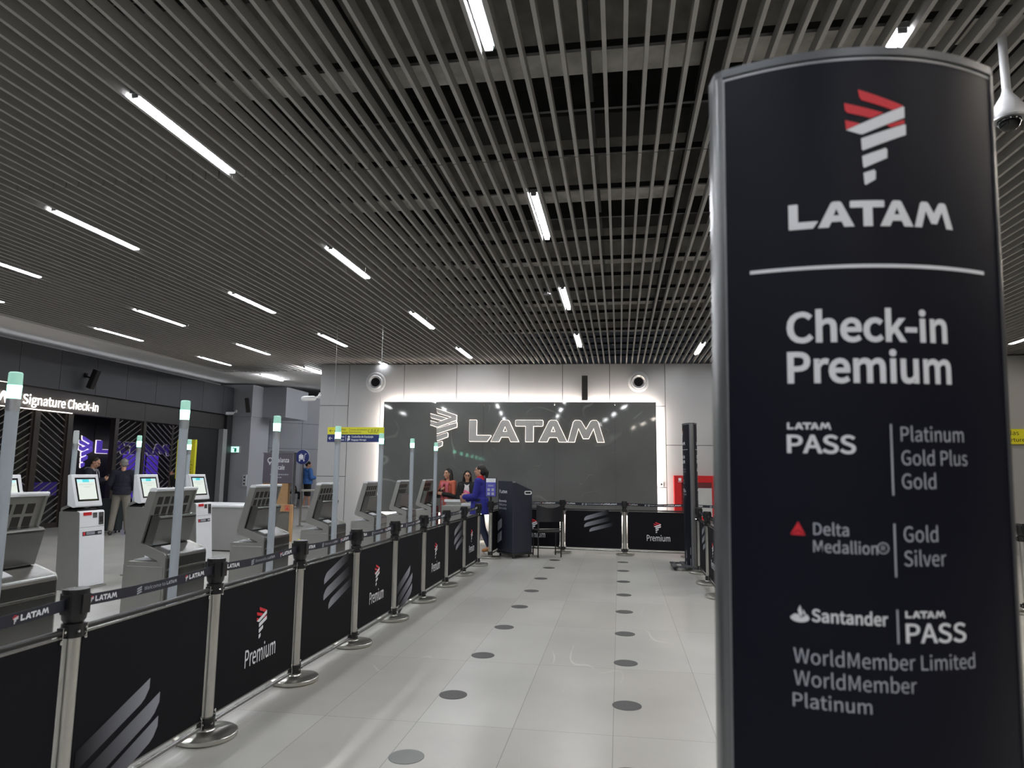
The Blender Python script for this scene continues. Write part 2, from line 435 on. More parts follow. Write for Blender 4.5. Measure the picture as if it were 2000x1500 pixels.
# ---- back wall, turned a little, made of panels with dark grooves
AL = .0643; OX = V((0, 15.31, 0)); DX = V((cos(AL), sin(AL), 0)); NX = V((sin(AL), -cos(AL), 0))
def bw(s, z, off=0.): return OX + DX * s + NX * off + V((0, 0, z))
BWM = M.Translation(OX) @ M.Rotation(AL, 4, 'Z')       # local x along the wall, local -y out of it
mb = MB(); H = 3.93
mb.box(-6.86, 2.5, .0, .25, 0, H, 1)
cols = [(-6.86, -6.18, [0, 1.36, 2.98, H]), (-6.18, -4.88, [0, H]), (-4.88, -3.66, [0, H]), (-3.66, -2.46, [0, H]), (-2.46, -1.25, [0, H]),
        (-1.25, -.2, [0, H]), (-.2, 1.02, [0, 1.2, 2.98, H]), (1.02, 2.5, [0, 2.12, H])]
for a, b, zs in cols:
    for z0, z1 in zip(zs, zs[1:]): mb.box(a + .006, b - .006, -.02, 0, z0 + .006, z1 - (.006 if z1 < H else 0), 0)
o = struct(mb, 'wall_back', [WALLP, WALLD]); o.matrix_world = BWM
mb = MB(); mb.box(-5.24, .77, -.06, -.02, .13, .2); o = struct(mb, 'trim_%d' % n, STEEL2); o.matrix_world = BWM; n += 1
# marble feature panel with light behind its edges
mp_ = thing('feature_panel', 'large dark grey veined marble panel with a glowing warm edge on the back wall', 'wall panel', (0, 0, 0)); mp_.matrix_world = BWM
mb = MB()
for a, b in ((-5.27, -3.0), (-3.0, -1.42), (-1.42, -.1), (-.1, .79)): mb.box(a + .0015, b - .0015, -.25, -.21, .6, 3.045)
mb.build('marble_slab', MARBLE, mp_)
MB().box(-5.2, .72, -.21, -.195, .67, 2.98).build('backing', WALLD, mp_)
for nm_, b in (('led_strip', (-5.22, .74, -.185, -.165, 2.96, 2.99)), ('led_strip', (-5.22, .74, -.185, -.165, .63, .66)), ('led_strip', (-5.235, -5.205, -.185, -.165, .66, 2.96)), ('led_strip', (.715, .745, -.185, -.165, .66, 2.96))):
    MB().box(*b).build(nm_, E_LED, mp_)
for s in (-4.8, -3.2, -1.6, 0, .55): MB().box(s - .03, s + .03, -.195, -.021, 1, 2.6).build('bracket', DARKM, mp_)

def offs(loop, d):
    n_ = len(loop); out = []
    for i in range(n_):
        p, a, b = V(loop[i]), V(loop[i - 1]), V(loop[(i + 1) % n_])
        e1 = (p - a).normalized(); e2 = (b - p).normalized()
        n1 = V((e1.y, -e1.x)); n2 = V((e2.y, -e2.x)); m_ = (n1 + n2)
        if m_.length < 1e-3: m_ = n1
        m_.normalize(); out.append(tuple(p + m_ * d / max(.45, m_.dot(n1))))
    return out
def ccw(l):
    a = sum(l[i - 1][0] * l[i][1] - l[i][0] * l[i - 1][1] for i in range(len(l))); return l if a > 0 else l[::-1]
# halo-lit word and symbol standing off the marble
sg = thing('halo_sign', 'grey halo-lit symbol and wide lettering standing off the marble panel', 'sign', (0, 0, 0)); sg.matrix_world = BWM
def halo(nm, loops, tx):
    loops = [[tx(*p) for p in l] for l in loops]
    out = ccw(loops[0]); holes = [ccw(h)[::-1] for h in loops[1:]]
    g = lambda x, y, d: V((x, -d, y))
    mb = MB(); mb.extrude([out] + holes, g, .285, .325); L_ = mb.build(nm, STEELH, sg)
    mb = MB(); mb.extrude([offs(out, .009)] + [offs(h, .009) for h in holes], g, .272, .28); mb.build('halo_edge', E_HALO, L_)
STEELH = mat('sign_face', (.42, .41, .395), .5, var=.03)
for l in WORD: halo('letter', l, lambda x, y: (-3.3 + x * 2.96 / 6.28, 2.165 + y * .47))
for l in LOGO_W + LOGO_R: halo('symbol_bar', l, lambda x, y: (-4.185 + x * .6, 2.02 + y / LOGO_H * .87))

# jet vents and speaker on the back wall
def jet(s, z, lab):
    t = thing('air_vent', lab, 'air vent', bw(s, z, .02), AL, group='round jet vents on the back wall')
    MB().lathe([(.235, 0), (.235, .01), (.2, .03), (.17, .025), (.165, .0)], n=40, axis='-y').build('flange', VENTW, t, smooth=True, fix=True)
    MB().lathe([(.165, .0), (.165, .05), (.15, .07), (.115, .045), (.105, .01)], n=40, axis='-y').build('nozzle', VENTW, t, smooth=True, fix=True)
    MB().lathe([(.1, .02), (.1, .024)], n=32, axis='-y').build('opening', BLK0, t, fix=True)
jet(-5.55, 3.52, 'round white jet vent above the yellow and blue hanging sign')
jet(.44, 3.52, 'round white jet vent above the end of the lettering on the marble panel')
def wall_speaker(lab, T, size, arm):
    t = thing('wall_speaker', lab, 'speaker', (0, 0, 0)); t.matrix_world = T
    w, h, d = size
    MB().box(-w / 2, w / 2, -arm - d, -arm, -h / 2, h / 2).build('cabinet', BLACK, t, bevel=.01)
    MB().box(-w * .42, w * .42, -arm - d - .006, -arm - d, -h * .47, h * .47).build('grille', VGR, t)
    mb = MB(); mb.tube((0, -arm, 0), (0, 0, 0), .025); mb.box(-.05, .05, -.02, 0, -.08, .08); mb.build('bracket', DARKM, t)
wall_speaker('slim black column speaker upright on the grey wall above the marble panel', BWM @ M.Translation((-.755, -.02, 3.37)), (.13, .55, .12), .05)

# ---- wall that carries on to the right of the large sign
struct(MB().box(2.5, 12.5, 14.9, 15.2, 0, 3.93).box(2.42, 2.55, 14.9, 15.7, 0, 3.93), 'wall_right', WALLP)
struct(MB().box(12.4, 12.6, -13, 15, 0, 5.6), 'wall_side', FASC)
struct(MB().box(-14, 12.5, -12, -11.8, 0, 5.8), 'wall_rear', FASC)

# ---- shop front on the left
mb = MB(); mb.box(LX - .3, LX - .02, 2, 22.75, 3.42, 4.4, 1)
ys = [2, 3.2, 4.4, 5.55, 6.75, 7.95, 9.15, 10.35, 11.55, 12.6, 13.76, 14.95, 16.15, 17.3, 18.55, 19.7, 20.9, 22.1, 22.75]
for a, b in zip(ys, ys[1:]): mb.box(LX - .02, LX, a + .006, b - .006, 3.42, 4.42, 0)
struct(mb, 'wall_left', [FASC, WALLD])
mb = MB(); mb.box(LX - .4, LX - .12, 2, 22.5, 2.88, 3.44, 0)
for y in (16.75, 18.3, 20.0, 21.6): mb.box(LX - .12, LX - .118, y - .006, y + .006, 2.88, 3.42, 1)
struct(mb, 'wall_left_band', [mat('sign_band', (.05, .045, .045), .4), WALLD])
struct(MB().box(-19, -18.8, 2, 24, 0, 4.5), 'wall_shop', mat('shop_wall', (.03, .03, .035), .6))
struct(MB().box(-19, LX - .3, 2, 2.2, 0, 4.5), 'wall_shop_end', FASC)
struct(MB().box(-19, LX - .4, 2, 22.7, 3.2, 3.4), 'ceiling_shop', FASC)
# lit line under the band
struct(MB().box(LX - .12, LX - .09, 5, 15.55, 2.865, 2.885), 'trim_%d' % n, E_LINE); n += 1
struct(MB().box(LX - .0, LX + .01, 5, 13.6, 3.405, 3.42), 'trim_%d' % n, E_LINE); n += 1

# lit lettering over the shop front
sg = thing('lit_sign', 'white lit lettering on the dark band over the shop front', 'sign', (LX - .12, 0, 0), pi / 2)
# local x runs along +Y (to the right as seen), local -y looks out of the shop
def signface(off): return lambda u, v: V((u, -off, v))
mb = MB(); vs, fs = glyphs('Signature', .012)
def lit(t, x0, x1, base, h):
    mb = MB(); text(mb, t, x0, x1, base, h, lambda u, v: V((u, -.05, v)), .008)
    me = mb
    n0 = len(mb.v); back = [(x, y + .008, z) for x, y, z in mb.v]
    mb.add(back, [tuple(reversed(f)) for f in mb.f[:]])
    mb.build('word', E_SIGN, sg)
lit('Signature', 14.02, 15.28, 2.985, .225)
lit('Check-In', 15.36, 16.39, 2.99, .225)
mb = MB(); wordmark(mb, 11.9, 13.62, 2.95, .27, signface(.05)); mb.build('word', E_SIGN, sg)

# bronze posts and lattice screens of the shop front
pc = 0
for y0, y1, lab in ((14.48, 14.64, 'bronze post between the two dark lattice screens'), (15.5, 15.66, 'bronze post at the near side of the shop entrance'), (17.16, 17.3, 'bronze post at the far side of the shop entrance'), (18.32, 18.44, 'bronze post in front of the purple glow')):
    o = MB().box(LX - .3, LX - .14, y0, y1, 0, 2.88).build('shopfront_post', BROWN); tag(o, lab, 'post', 'bronze posts of the shop front')
def lattice(y0, y1, lab, up, fr=.05, z0=.12, z1=2.86):
    t = thing('lattice_screen', lab, 'screen', (LX - .22, y0, 0), pi / 2, 'diagonal lattice screens of the shop front')
    w = y1 - y0
    mb = MB(); mb.box(0, fr, -.03, .03, 0, 2.88); mb.box(w - fr, w, -.03, .03, 0, 2.88); mb.box(fr, w - fr, -.03, .03, 0, z0); mb.box(fr, w - fr, -.03, .03, z1, 2.88); mb.build('frame', BROWN, t)
    mb = MB(); sl = .62; m_ = (z0 + z1) / 2 - .35
    for half in (0, 1):
        za, zb = (m_, z1) if half == 0 else (z0, m_)
        sg_ = up if half == 0 else -up
        z = za - w * sl
        while z < zb + w * sl:
            pts = []
            for i in range(25):
                u = fr + (w - 2 * fr) * i / 24; zz = z + sg_ * sl * (u if sg_ > 0 else u - w) * 1.0 if sg_ > 0 else z + sl * (w - u)
                if za <= zz <= zb: pts.append((u, zz))
            if len(pts) > 1:
                (a, b), (c, d) = pts[0], pts[-1]
                T_ = .01
                vs = [(a, -.03, b - T_), (c, -.03, d - T_), (c, -.03, d + T_), (a, -.03, b + T_), (a, .0, b - T_), (c, .0, d - T_), (c, .0, d + T_), (a, .0, b + T_)]
                mb.add(vs, [(0, 1, 2, 3), (7, 6, 5, 4), (0, 4, 5, 1), (3, 2, 6, 7), (0, 3, 7, 4), (1, 5, 6, 2)])
            z += .17
    mb.build('slats', mat('lattice_bar', (.26, .24, .225), .4, .4), t)
    mb = MB(); mb.box(fr, w - fr, .035, .045, z0, z1); mb.build('glass', LGLASS, t)
LGLASS = mat('smoked_glass', (.02, .019, .02), .12, spec=.9)
_g = LGLASS.node_tree.nodes['Principled BSDF']; _g.inputs['Alpha'].default_value = .55
lattice(11.6, 12.55, 'dark lattice screen furthest left of the shop front', -1)
lattice(12.55, 13.5, 'dark lattice screen beyond the left frame edge', 1)
lattice(13.5, 14.48, 'dark lattice screen left of the bronze post under the lit lettering', 1)
lattice(14.64, 15.5, 'dark lattice screen between two bronze posts under the lit lettering', -1)
lattice(17.3, 18.32, 'dark lattice screen with purple glow, nearer the entrance', 1)
lattice(18.44, 19.75, 'dark lattice screen with purple glow, behind the yellow totem', -1)
lattice(19.75, 20.5, 'dark lattice screen furthest along the shop front', 1)
struct(MB().box(LX - .3, LX - .16, 20.5, 22.2, 0, 2.88), 'wall_left_end', mat('dark_end', (.022, .024, .028), .4))
struct(MB().box(LX - .2, LX + .02, 22.2, 22.45, 0, 2.9), 'trim_%d' % n, WALLP); n += 1
struct(MB().box(LX - .2, LX - .02, 22.45, 22.8, 0, 3.42), 'trim_%d' % n, mat('dark_jamb', (.03, .03, .033), .5)); n += 1
# interior: purple light and letters
o = MB().box(-14.95, -14.9, 18.82, 19.75, .55, 2.0).build('light_panel', E_PURP); tag(o, 'purple glowing panel behind the lattice, nearer the entrance', 'light panel', 'purple panels inside the shop')
o = MB().box(-14.95, -14.9, 19.9, 20.4, .55, 1.9).build('light_panel', E_PURP); tag(o, 'purple glowing panel behind the lattice, past the bronze post', 'light panel', 'purple panels inside the shop')
o = MB().box(-14.95, -14.9, 14.6, 16.6, .75, 1.1).build('light_panel', E_PURPD); tag(o, 'dim purple band low behind the two lattice screens under the lettering', 'light panel', 'purple panels inside the shop')
struct(MB().box(-15.1, -14.96, 2.2, 20.4, 0, 3.2), 'wall_shop_inner', mat('shop_inner', (.02, .02, .024), .5))
sg = thing('purple_sign', 'purple lettering and symbol inside the shop entrance', 'sign', (-14.6, 0, 0), pi / 2)
for y_ in (17.2, 18.4, 20.1): MB().box(y_ - .01, y_ + .01, -.01, .01, 2.22, 3.2).build('hanger', DARKM, sg)
LPUR = mat('purple_letter', (.14, .1, .5), .4, emit=.32, ecol=(.16, .08, .8))
LWH = mat('letter_edge', (.8, .8, .8), .4, emit=.8, ecol=(1, .92, .9))
def let(nm, loops, tx, m0):
    loops = [[tx(*p) for p in l] for l in loops]; out = ccw(loops[0]); hs = [ccw(h)[::-1] for h in loops[1:]]
    g = lambda x, y, d: V((x, -d, y)); mb = MB(); mb.extrude([out] + hs, g, 0, .05); o = mb.build(nm, m0, sg)
    mb = MB(); mb.extrude([offs(out, .016)] + [offs(h, .016) for h in hs], g, -.03, -.01); mb.build('edge', LWH, o)
for i, l in enumerate(WORD): let('letter', l, lambda x, y: (17.3 + x * 3.25 / 6.28, 1.91 + y * .35), LPUR)
for l in LOGO_W + LOGO_R: let('symbol_bar', l, lambda x, y: (16.66 + x * .46, 1.5 + y / LOGO_H * .85), LPUR)
# speakers and small cameras on the left
wall_speaker('slim black speaker tilted on the charcoal panels above the lit lettering', M.Translation((LX, 15.75, 3.88)) @ M.Rotation(pi / 2, 4, 'Z') @ M.Rotation(.35, 4, 'X'), (.14, .52, .14), .2)

# ---- far end wall with pilaster, service door and fittings
FO = V((-14.5, 25, 0)); FD = V((3, 3.8, 0)).normalized(); FA = math.atan2(3.8, 3)
FM = M.Translation(FO) @ M.Rotation(FA, 4, 'Z')
def px_far(x, z): return FM @ V((x, 0, z))
FW = mat('far_wall', (.34, .35, .385), .5, var=.03, scale=1)
mb = MB(); mb.box(-1.6, 7.5, 0, .3, 0, 4.55, 0)
for z in (2.35, 3.4): mb.box(-1.6, 7.5, -.002, 0, z, z + .012, 1)
for x in (.9, 2.3, 3.6): mb.box(x, x + .012, -.002, 0, 0, 4.5, 1)
o = struct(mb, 'wall_far', [FW, WALLD]); o.matrix_world = FM
mb = MB(); mb.box(-14.3, -13.16, 22.9, 24.2, 0, 4.55); mb.box(-14.3, -13.12, 22.85, 24.2, 3.4, 4.55); struct(mb, 'wall_far_pilaster', mat('pilaster', (.46, .47, .51), .45, var=.03, scale=1))
struct(MB().box(-13.16, -12.2, 23.6, 25.4, 3.42, 4.55), 'wall_far_lintel', mat('lintel', (.38, .39, .43), .45, var=.03, scale=1))
o = struct(MB().box(-1.5, 7.4, .12, .17, 4.555, 4.57), 'trim_%d' % n, E_COVE); o.matrix_world = FM; n += 1  # unseen glowing strip added on the wall top to brighten the far ceiling
mb = MB(); mb.box(1.0, 2.0, -.03, 0, 0, 2.25); o = struct(mb, 'door_1', mat('grey_door', (.19, .195, .21), .45)); o.matrix_world = FM
MB().box(1.85, 1.9, -.09, -.03, .95, 1.1).build('door_handle', STEEL, o)
struct(MB().box(-20, -14.3, 24, 24.2, 0, 4.55), 'wall_far_end', FW)
wall_speaker('slim black speaker tilted on the light grey pilaster past the shop front', M.Translation((-13.3, 22.85, 3.85)) @ M.Rotation(.3, 4, 'X') @ M.Rotation(.5, 4, 'Z'), (.14, .52, .14), .2)
# exit sign, call box, extinguisher
t = thing('exit_sign', 'small glowing green exit sign on the grey pilaster', 'sign', (-13.68, 22.88, 2.2))
MB().box(-.17, .17, -.03, .02, -.12, .12).build('box', WHITE, t); MB().box(-.15, .15, -.035, -.03, -.1, .1).build('lit_face', E_EXIT, t)
mb = MB(); mb.add([(-.03, -.037, -.09), (.06, -.037, -.09), (.06, -.037, .05), (-.03, -.037, .05)], [(0, 1, 2, 3)]); mb.add([(-.1, -.037, .03), (-.02, -.037, .03), (-.06, -.037, .08)], [(0, 1, 2)]); mb.build('pictogram', mat('exit_green', (.02, .3, .16), .5, emit=.15, ecol=(.05, .6, .35)), t)
t = thing('call_box', 'small white call point with dark buttons on the pilaster corner', 'intercom', (-13.25, 22.88, 1.1))
MB().box(-.07, .07, -.03, .02, -.2, .2).build('plate', WHITE, t)
for z in (-.12, 0, .12): MB().tube((0, -.045, z), (0, -.03, z), .03).build('button', BLACK, t)
t = thing('fire_extinguisher', 'red fire extinguisher hung on the far grey wall', 'fire extinguisher', px_far(.45, 0) + V((.08, -.14, .62)), FA)
MB().lathe([(.075, 0), (.09, .03), (.09, .46), (.06, .54), (.03, .57)], n=20).build('cylinder', RED, t, smooth=True)
mb = MB(); mb.box(-.02, .02, -.02, .02, .57, .62); mb.box(-.02, .1, -.012, .012, .62, .64); mb.build('valve', BLACK, t)
mb = MB(); mb.path([V((.03, -.02, .6)), V((.11, -.04, .5)), V((.11, -.05, .2))], .013, 8); mb.build('hose', BLACK, t)
mb = MB(); mb.box(-.05, .05, -.094, -.089, .15, .36); mb.build('white_label', WHITE, t)
t = thing('wheelchair_sign', 'pale wheelchair symbol on the grey door past the fire extinguisher', 'sign', px_far(1.5, 1.45) + NX * .05, FA)
mb = MB(); mb.poly([disc2(0, .0, .14), disc2(0, 0, .11)[::-1]], flat(0)); mb.poly([disc2(-.05, .28, .045)], flat(-.001)); mb.poly([rect2(-.07, -.02, .02, .22)], flat(-.002)); mb.poly([rect2(-.07, .14, .02, .06)], flat(-.003)); mb.build('pictogram', GPRINT, t)
def bullet_cam(lab, loc, rz, s=1.):
    t = thing('security_camera', lab, 'camera', loc, rz)
    MB().tube((0, -.24 * s, 0), (0, -.02 * s, .02 * s), .06 * s, dome=True).build('body', WHITE, t, smooth=True)
    MB().tube((0, -.262 * s, -.002), (0, -.245 * s, 0), .04 * s).build('lens', BLACK, t)
    MB().tube((0, 0, .02 * s), (0, .12 * s, .1 * s), .022 * s).tube((0, .1 * s, .1 * s), (0, .14 * s, .1 * s), .06 * s).build('arm', WHITE, t, smooth=True)
bullet_cam('small white security camera at the lower end of the charcoal panels', (LX + .12, 22.55, 3.46), -.6)
bullet_cam('small white security camera on the left edge of the back wall', bw(-6.98, 3.12, .05), -.9)

# ================================================================== fence: stanchions, belts, banners
stan0 = thing('stanchion', '', 'stanchion', (0, 0, 0), 0, 'belt stanchions of the premium lane')
MB().lathe([(.0, 0), (.158, 0), (.16, .004), (.162, .008), (.17, .01), (.17, .03), (.165, .034), (.1, .04), (.05, .044), (.045, .05)], n=36).build('base', STEEL, stan0, smooth=True)
MB().tube((0, 0, .04), (0, 0, .86), .034, n=24).build('pole', STEEL, stan0, smooth=True)
mb = MB(); mb.lathe([(.036, .845), (.046, .86), (.05, .89), (.052, .975), (.05, .985), (.02, .987)], n=28); mb.box(-.022, .022, -.056, .056, .885, .965); mb.box(-.056, .056, -.022, .022, .885, .965)
mb.build('belt_head', BLACK, stan0, smooth=True)
for z in (.815, .085):
    mb = MB(); mb.lathe([(.036, z - .03), (.045, z - .028), (.045, z + .028), (.036, z + .03)], n=24); mb.box(-.07, .07, -.014, .014, z - .018, z + .018)
    c = mb.build('clamp', BLACK, stan0, smooth=True)
    mb = MB()
    for sx in (-.058, .058, -.02, .025): mb.tube((sx, -.05 if abs(sx) < .05 else -.018, z), (sx, -.042 if abs(sx) < .05 else -.01, z), .0055, n=8)
    mb.build('screw', CHROME, c)
_first = [True]
def stanchion(x, y, lab, rz=0.):
    o = stan0 if _first[0] else copy_tree(stan0); _first[0] = False
    o.location = (x, y, 0); o.rotation_euler = (0, 0, rz); o['label'] = lab; return o

def belt(st, L, words, sag=.012, z=.926):
    """belt from the stanchion st along its local +x"""
    mb = MB(); N_ = 12; h = .024
    ps = [(.05 + (L - .1) * i / N_, z - sag * 4 * (i / N_) * (1 - i / N_)) for i in range(N_ + 1)]
    for (a, za), (b, zb) in zip(ps, ps[1:]):
        mb.add([V((x, y, zz)) for x, zc in ((a, za), (b, zb)) for y in (-.0015, .0015) for zz in (zc - h, zc + h)],
               [(0, 1, 3, 2), (4, 6, 7, 5), (0, 4, 5, 1), (2, 3, 7, 6), (0, 2, 6, 4), (1, 5, 7, 3)])
    b = mb.build('belt', BELT, st)
    def mp(u, v):
        t = min(1, max(0, (u - .05) / (L - .1))); return V((u, -.0035, z - sag * 4 * t * (1 - t) + v))
    for x0 in (.075, L - .31):
        mb = MB(); symbol(mb, x0, -.017, .026, .034, mp, 1, 0); wordmark(mb, x0 + .036, x0 + .17, -.011, .024, mp, 0); mb.build('belt_print', [WPRINT, RPRINT], b)
    mb = MB(); x0 = L / 2 - .1
    for q in range(3): mb.poly([[(x0 - .05, .008 - q * .011), (x0 - .018, .016 - q * .011), (x0 - .018, .009 - q * .011), (x0 - .05, .001 - q * .011)]], mp, 2)
    wd = text_w(words, .015); text(mb, words, x0, x0 + .16, -.007, .017, mp, 0, 2); wordmark(mb, x0 + .168, x0 + .25, -.007, .017, mp, 2)
    mb.build('belt_print', [WPRINT, RPRINT, GPRINT], b)

BAN = (.0065, .0065, .009)
def swoosh(par, bars, right, y=-.006):
    """slanted stripes printed on a banner, dying out to one side; bars: (x, z of the blunt corner, height, slope, length)"""
    vs = []; fs = []; cs = []
    for x, z, h, sl, ln in bars:
        N_ = 16; n0 = len(vs)
        for i in range(N_ + 1):
            t = i / N_; d = ln * t
            if right: xx = x - d; lo = z - sl * d; hi = lo + h
            else: xx = x + d; lo = z + sl * d; hi = lo + h
            r = max(0, .12 - t) / .12
            if right: lo += r * r * h * .45
            else: hi -= r * r * h * .45
            vs += [(xx, y, lo), (xx, y, hi)]; k = (1 - t) ** 1.25
            c = tuple(BAN[q] + ((.27, .28, .32)[q] - BAN[q]) * k for q in range(3)); cs += [c, c]
        for i in range(N_):
            a = n0 + i * 2
            fs.append((a, a + 2, a + 3, a + 1) if not right else (a + 2, a, a + 1, a + 3))
    me = bpy.data.meshes.new('stripe_print'); me.from_pydata(vs, [], fs)
    at = me.color_attributes.new('Col', 'FLOAT_COLOR', 'POINT')
    for i, c in enumerate(cs): at.data[i].color = (*c, 1)
    me.materials.append(FADE); link(bpy.data.objects.new('stripe_print', me), par)

def banner(p0, p1, kind, lab, zt=.795, zb=.105):
    p0 = V((*p0, 0)); p1 = V((*p1, 0)); d = p1 - p0; L = d.length; rz = math.atan2(d.y, d.x)
    t = thing('barrier_banner', lab, 'barrier banner', p0, rz, 'black banners hung between the stanchions')
    x0, x1 = .055, L - .055
    cl = MB().box(x0, x1, -.003, .003, zb, zt).build('banner_cloth', BANNER, t)
    MB().tube((.04, 0, .815), (L - .04, 0, .815), .0125, n=14).build('top_bar', BLACK, t, smooth=True)
    MB().tube((.04, 0, .07), (L - .04, 0, .07), .0125, n=14).build('bottom_bar', STEELD, t, smooth=True)
    MB().box(x0, x1, -.005, .005, zt - .006, zt + .002).build('hem', STEELD, cl)
    MB().box(x0, x1, -.005, .005, zb - .002, zb + .006).build('hem', STEELD, cl)
    for x in (x0 + .012, x1 - .012):
        for za, zc in ((zt - .02, .835), (zb + .02, .055)):
            mb = MB(); mb.tube((x, -.012, za), (x, -.014, zc), .002, n=6); mb.tube((x, .006, za), (x, .006, zc), .002, n=6); mb.ell((x, -.009, za), (.008, .006, .01)); mb.build('elastic_hook', CHROME, t, smooth=True)
    if kind == 'logo':
        mb = MB(); symbol(mb, L * .455, .415, .13, .2, flat(-.006), 1, 0); mb.build('printed_symbol', [WPRINT, RPRINT], cl)
        mb = MB(); text(mb, 'Premium', L * .345, L * .705, .272, .105, flat(-.006), .006, 0); mb.build('lettering', WPRINT, cl)
    if kind == 'A': swoosh(cl, [(.415, .607, .075, .29, .46), (.415, .484, .076, .27, .48), (.512, .401, .066, .27, .44)], False)
    if kind == 'B': swoosh(cl, [(.53, .385, .085, .38, .46), (.615, .29, .09, .38, .5), (.615, .175, .09, .38, .46)], True)
    return t

FX = -2.305
PY = [1.65, 2.69, 3.75, 4.815, 5.858, 6.911, 7.935, 9.03, 10.01, 11.08]
HALF = pi / 2
WELC = ['Bienvenido a', 'Welcome to']
nth = ['', 'nearest stanchion of the long fence, its base below the frame edge',
       'second stanchion of the long fence, between a striped and a logo banner', 'third stanchion of the long fence, in front of the second bag machine',
       'fourth stanchion of the long fence, left of the second logo banner', 'fifth stanchion of the long fence, right of the second logo banner',
       'sixth stanchion of the long fence, left of the third logo banner', 'seventh stanchion of the long fence, right of the third logo banner',
       'eighth stanchion of the long fence, beside the blue-coated woman', 'last stanchion of the long fence, in front of the blue coat']
nth[0] = 'stanchion of the long fence beyond the left frame edge'
xo = [FX, FX, FX - .012, FX - .012, FX + .008, FX + .01, FX + .02, FX + .016, FX + .032, FX + .026]
posts = []
for i, y in enumerate(PY): posts.append(stanchion(xo[i], y, nth[i], HALF))
for i in range(9): belt(posts[i], PY[i + 1] - PY[i], WELC[i % 2])
BN = [('', 'plain black banner cut by the left frame edge'), ('B', 'black banner with large fading grey stripes low down, nearest the camera'), ('logo', 'largest black logo banner on the long fence'),
      ('A', 'black banner with fading grey stripes near its top edge, third along the long fence'), ('logo', 'black banner with logo and lettering, second largest of the four on the long fence'),
      ('B', 'black banner with grey stripes low down, between the two smaller logo banners'), ('logo', 'black banner with logo and lettering, second from the far end of the long fence'),
      ('A', 'narrow-looking black banner with pale stripes next to the blue-coated woman'), ('logo', 'black banner with logo and lettering at the far end, in front of the blue-coated woman')]
for i, (k, lab) in enumerate(BN): banner((xo[i], PY[i]), (xo[i + 1], PY[i + 1]), k, lab)
# fence across the end of the lane
BP = [(-2.2, 13.22), (-1.076, 13.19), (.088, 13.09), (1.25, 13.0)]
BL = ['stanchion hidden behind the navy lectern', 'stanchion of the cross fence behind the black chair', 'stanchion in the middle of the cross fence, between stripe and logo banners', 'stanchion of the cross fence behind the slim sign pillar']
bp = []
for i, (x, y) in enumerate(BP):
    j = min(i, 2); a = math.atan2(BP[j + 1][1] - BP[j][1], BP[j + 1][0] - BP[j][0]); bp.append(stanchion(x, y, BL[i], a))
for i in range(3): belt(bp[i], math.dist(BP[i], BP[i + 1]), WELC[1])
banner(BP[0], BP[1], 'logo', 'black logo banner half hidden by the navy lectern and the chair')
banner(BP[1], BP[2], 'A', 'black banner with grey stripes on the cross fence under the marble panel')
banner(BP[2], BP[3], 'logo', 'black logo banner on the cross fence left of the slim sign pillar')
# poster stanchion
ps = stanchion(-2.25, 12.04, 'stanchion carrying the small framed poster beside the navy lectern', HALF)
banner((-2.25, 12.04), BP[0], '', 'black banner seen edge-on behind the poster stanchion')
t = thing('poster_frame', 'small framed poster with four white squares on top of a stanchion', 'poster', (-2.25, 12.02, .985))
MB().tube((0, 0, 0), (0, 0, .1), .018).build('holder', BLACK, t)
MB().box(-.098, .098, -.014, .014, .075, .41).build('frame', BLACK, t, bevel=.004)
MB().box(-.088, .088, -.017, -.014, .085, .4).build('poster', E_POST, t)
mb = MB(); f = flat(-.0185)
mb.poly([rect2(-.085, .085, .33, .398)], f)
for a in (-.04, .035):
    for b in (.2, .13): mb.poly([rect2(a - .022, a + .024, b - .024, b + .024)], f, 1)
for q in range(2): mb.poly([rect2(-.05, .05, .262 + q * .014, .27 + q * .014)], f, 1)
mb.build('poster_print', [WPRINT, GPRINT], t)
# fence on the right of the lane, mostly behind the large sign
rp = [stanchion(1.2, 10.97, 'stanchion just right of the slim sign pillar', -HALF), stanchion(1.2, 9.94, 'stanchion of which only the base shows beside the large sign', -HALF)]
belt(rp[0], 1.03, WELC[0]); banner((1.2, 10.97), (1.2, 9.94), 'A', 'black banner on the fence right of the lane, beside the large sign')
r3 = stanchion(1.2, 8.9, 'stanchion hidden behind the large sign', -HALF); belt(rp[1], 1.04, WELC[1]); banner((1.2, 9.94), (1.2, 8.9), 'logo', 'black banner hidden behind the large sign')
rs = stanchion(4.47, 8.63, 'stanchion at the right frame edge beyond the large sign', -HALF * .0); belt(rs, 1.05, WELC[0])
rs2 = stanchion(5.52, 8.63, 'stanchion outside the right frame edge', 0); banner((4.47, 8.63), (5.52, 8.63), 'A', 'black banner at the right frame edge beyond the large sign')

# ================================================================== bag machines with signal poles
def prof(mb, pts, y0, y1, mi=0, holes=()):
    mb.extrude([ccw(pts)[::-1]] + [h for h in holes], lambda x, z, d: V((x, d, z)), y0, y1, mi); return mb
bag0 = thing('bag_drop_machine', '', 'baggage machine', (0, 0, 0), 0, 'silver bag machines along the fence')
BW = .58
outer = [(-.131, 1.313), (-.165, 1.32), (-.188, 1.312), (-.206, 1.29), (-.326, .846), (-.326, .818), (-.312, .8), (-.285, .79), (-.206, .765), (-.09, .728), (-.064, .71), (-.06, .02), (.0, .02), (.0, .74), (-.006, .765), (-.02, .782), (-.243, .862), (-.13, 1.31)]
for y0, y1 in ((0, .022), (BW - .022, BW)):
    prof(MB(), outer, y0, y1).build('side_plate', STEEL2, bag0, bevel=.004, fix=True)
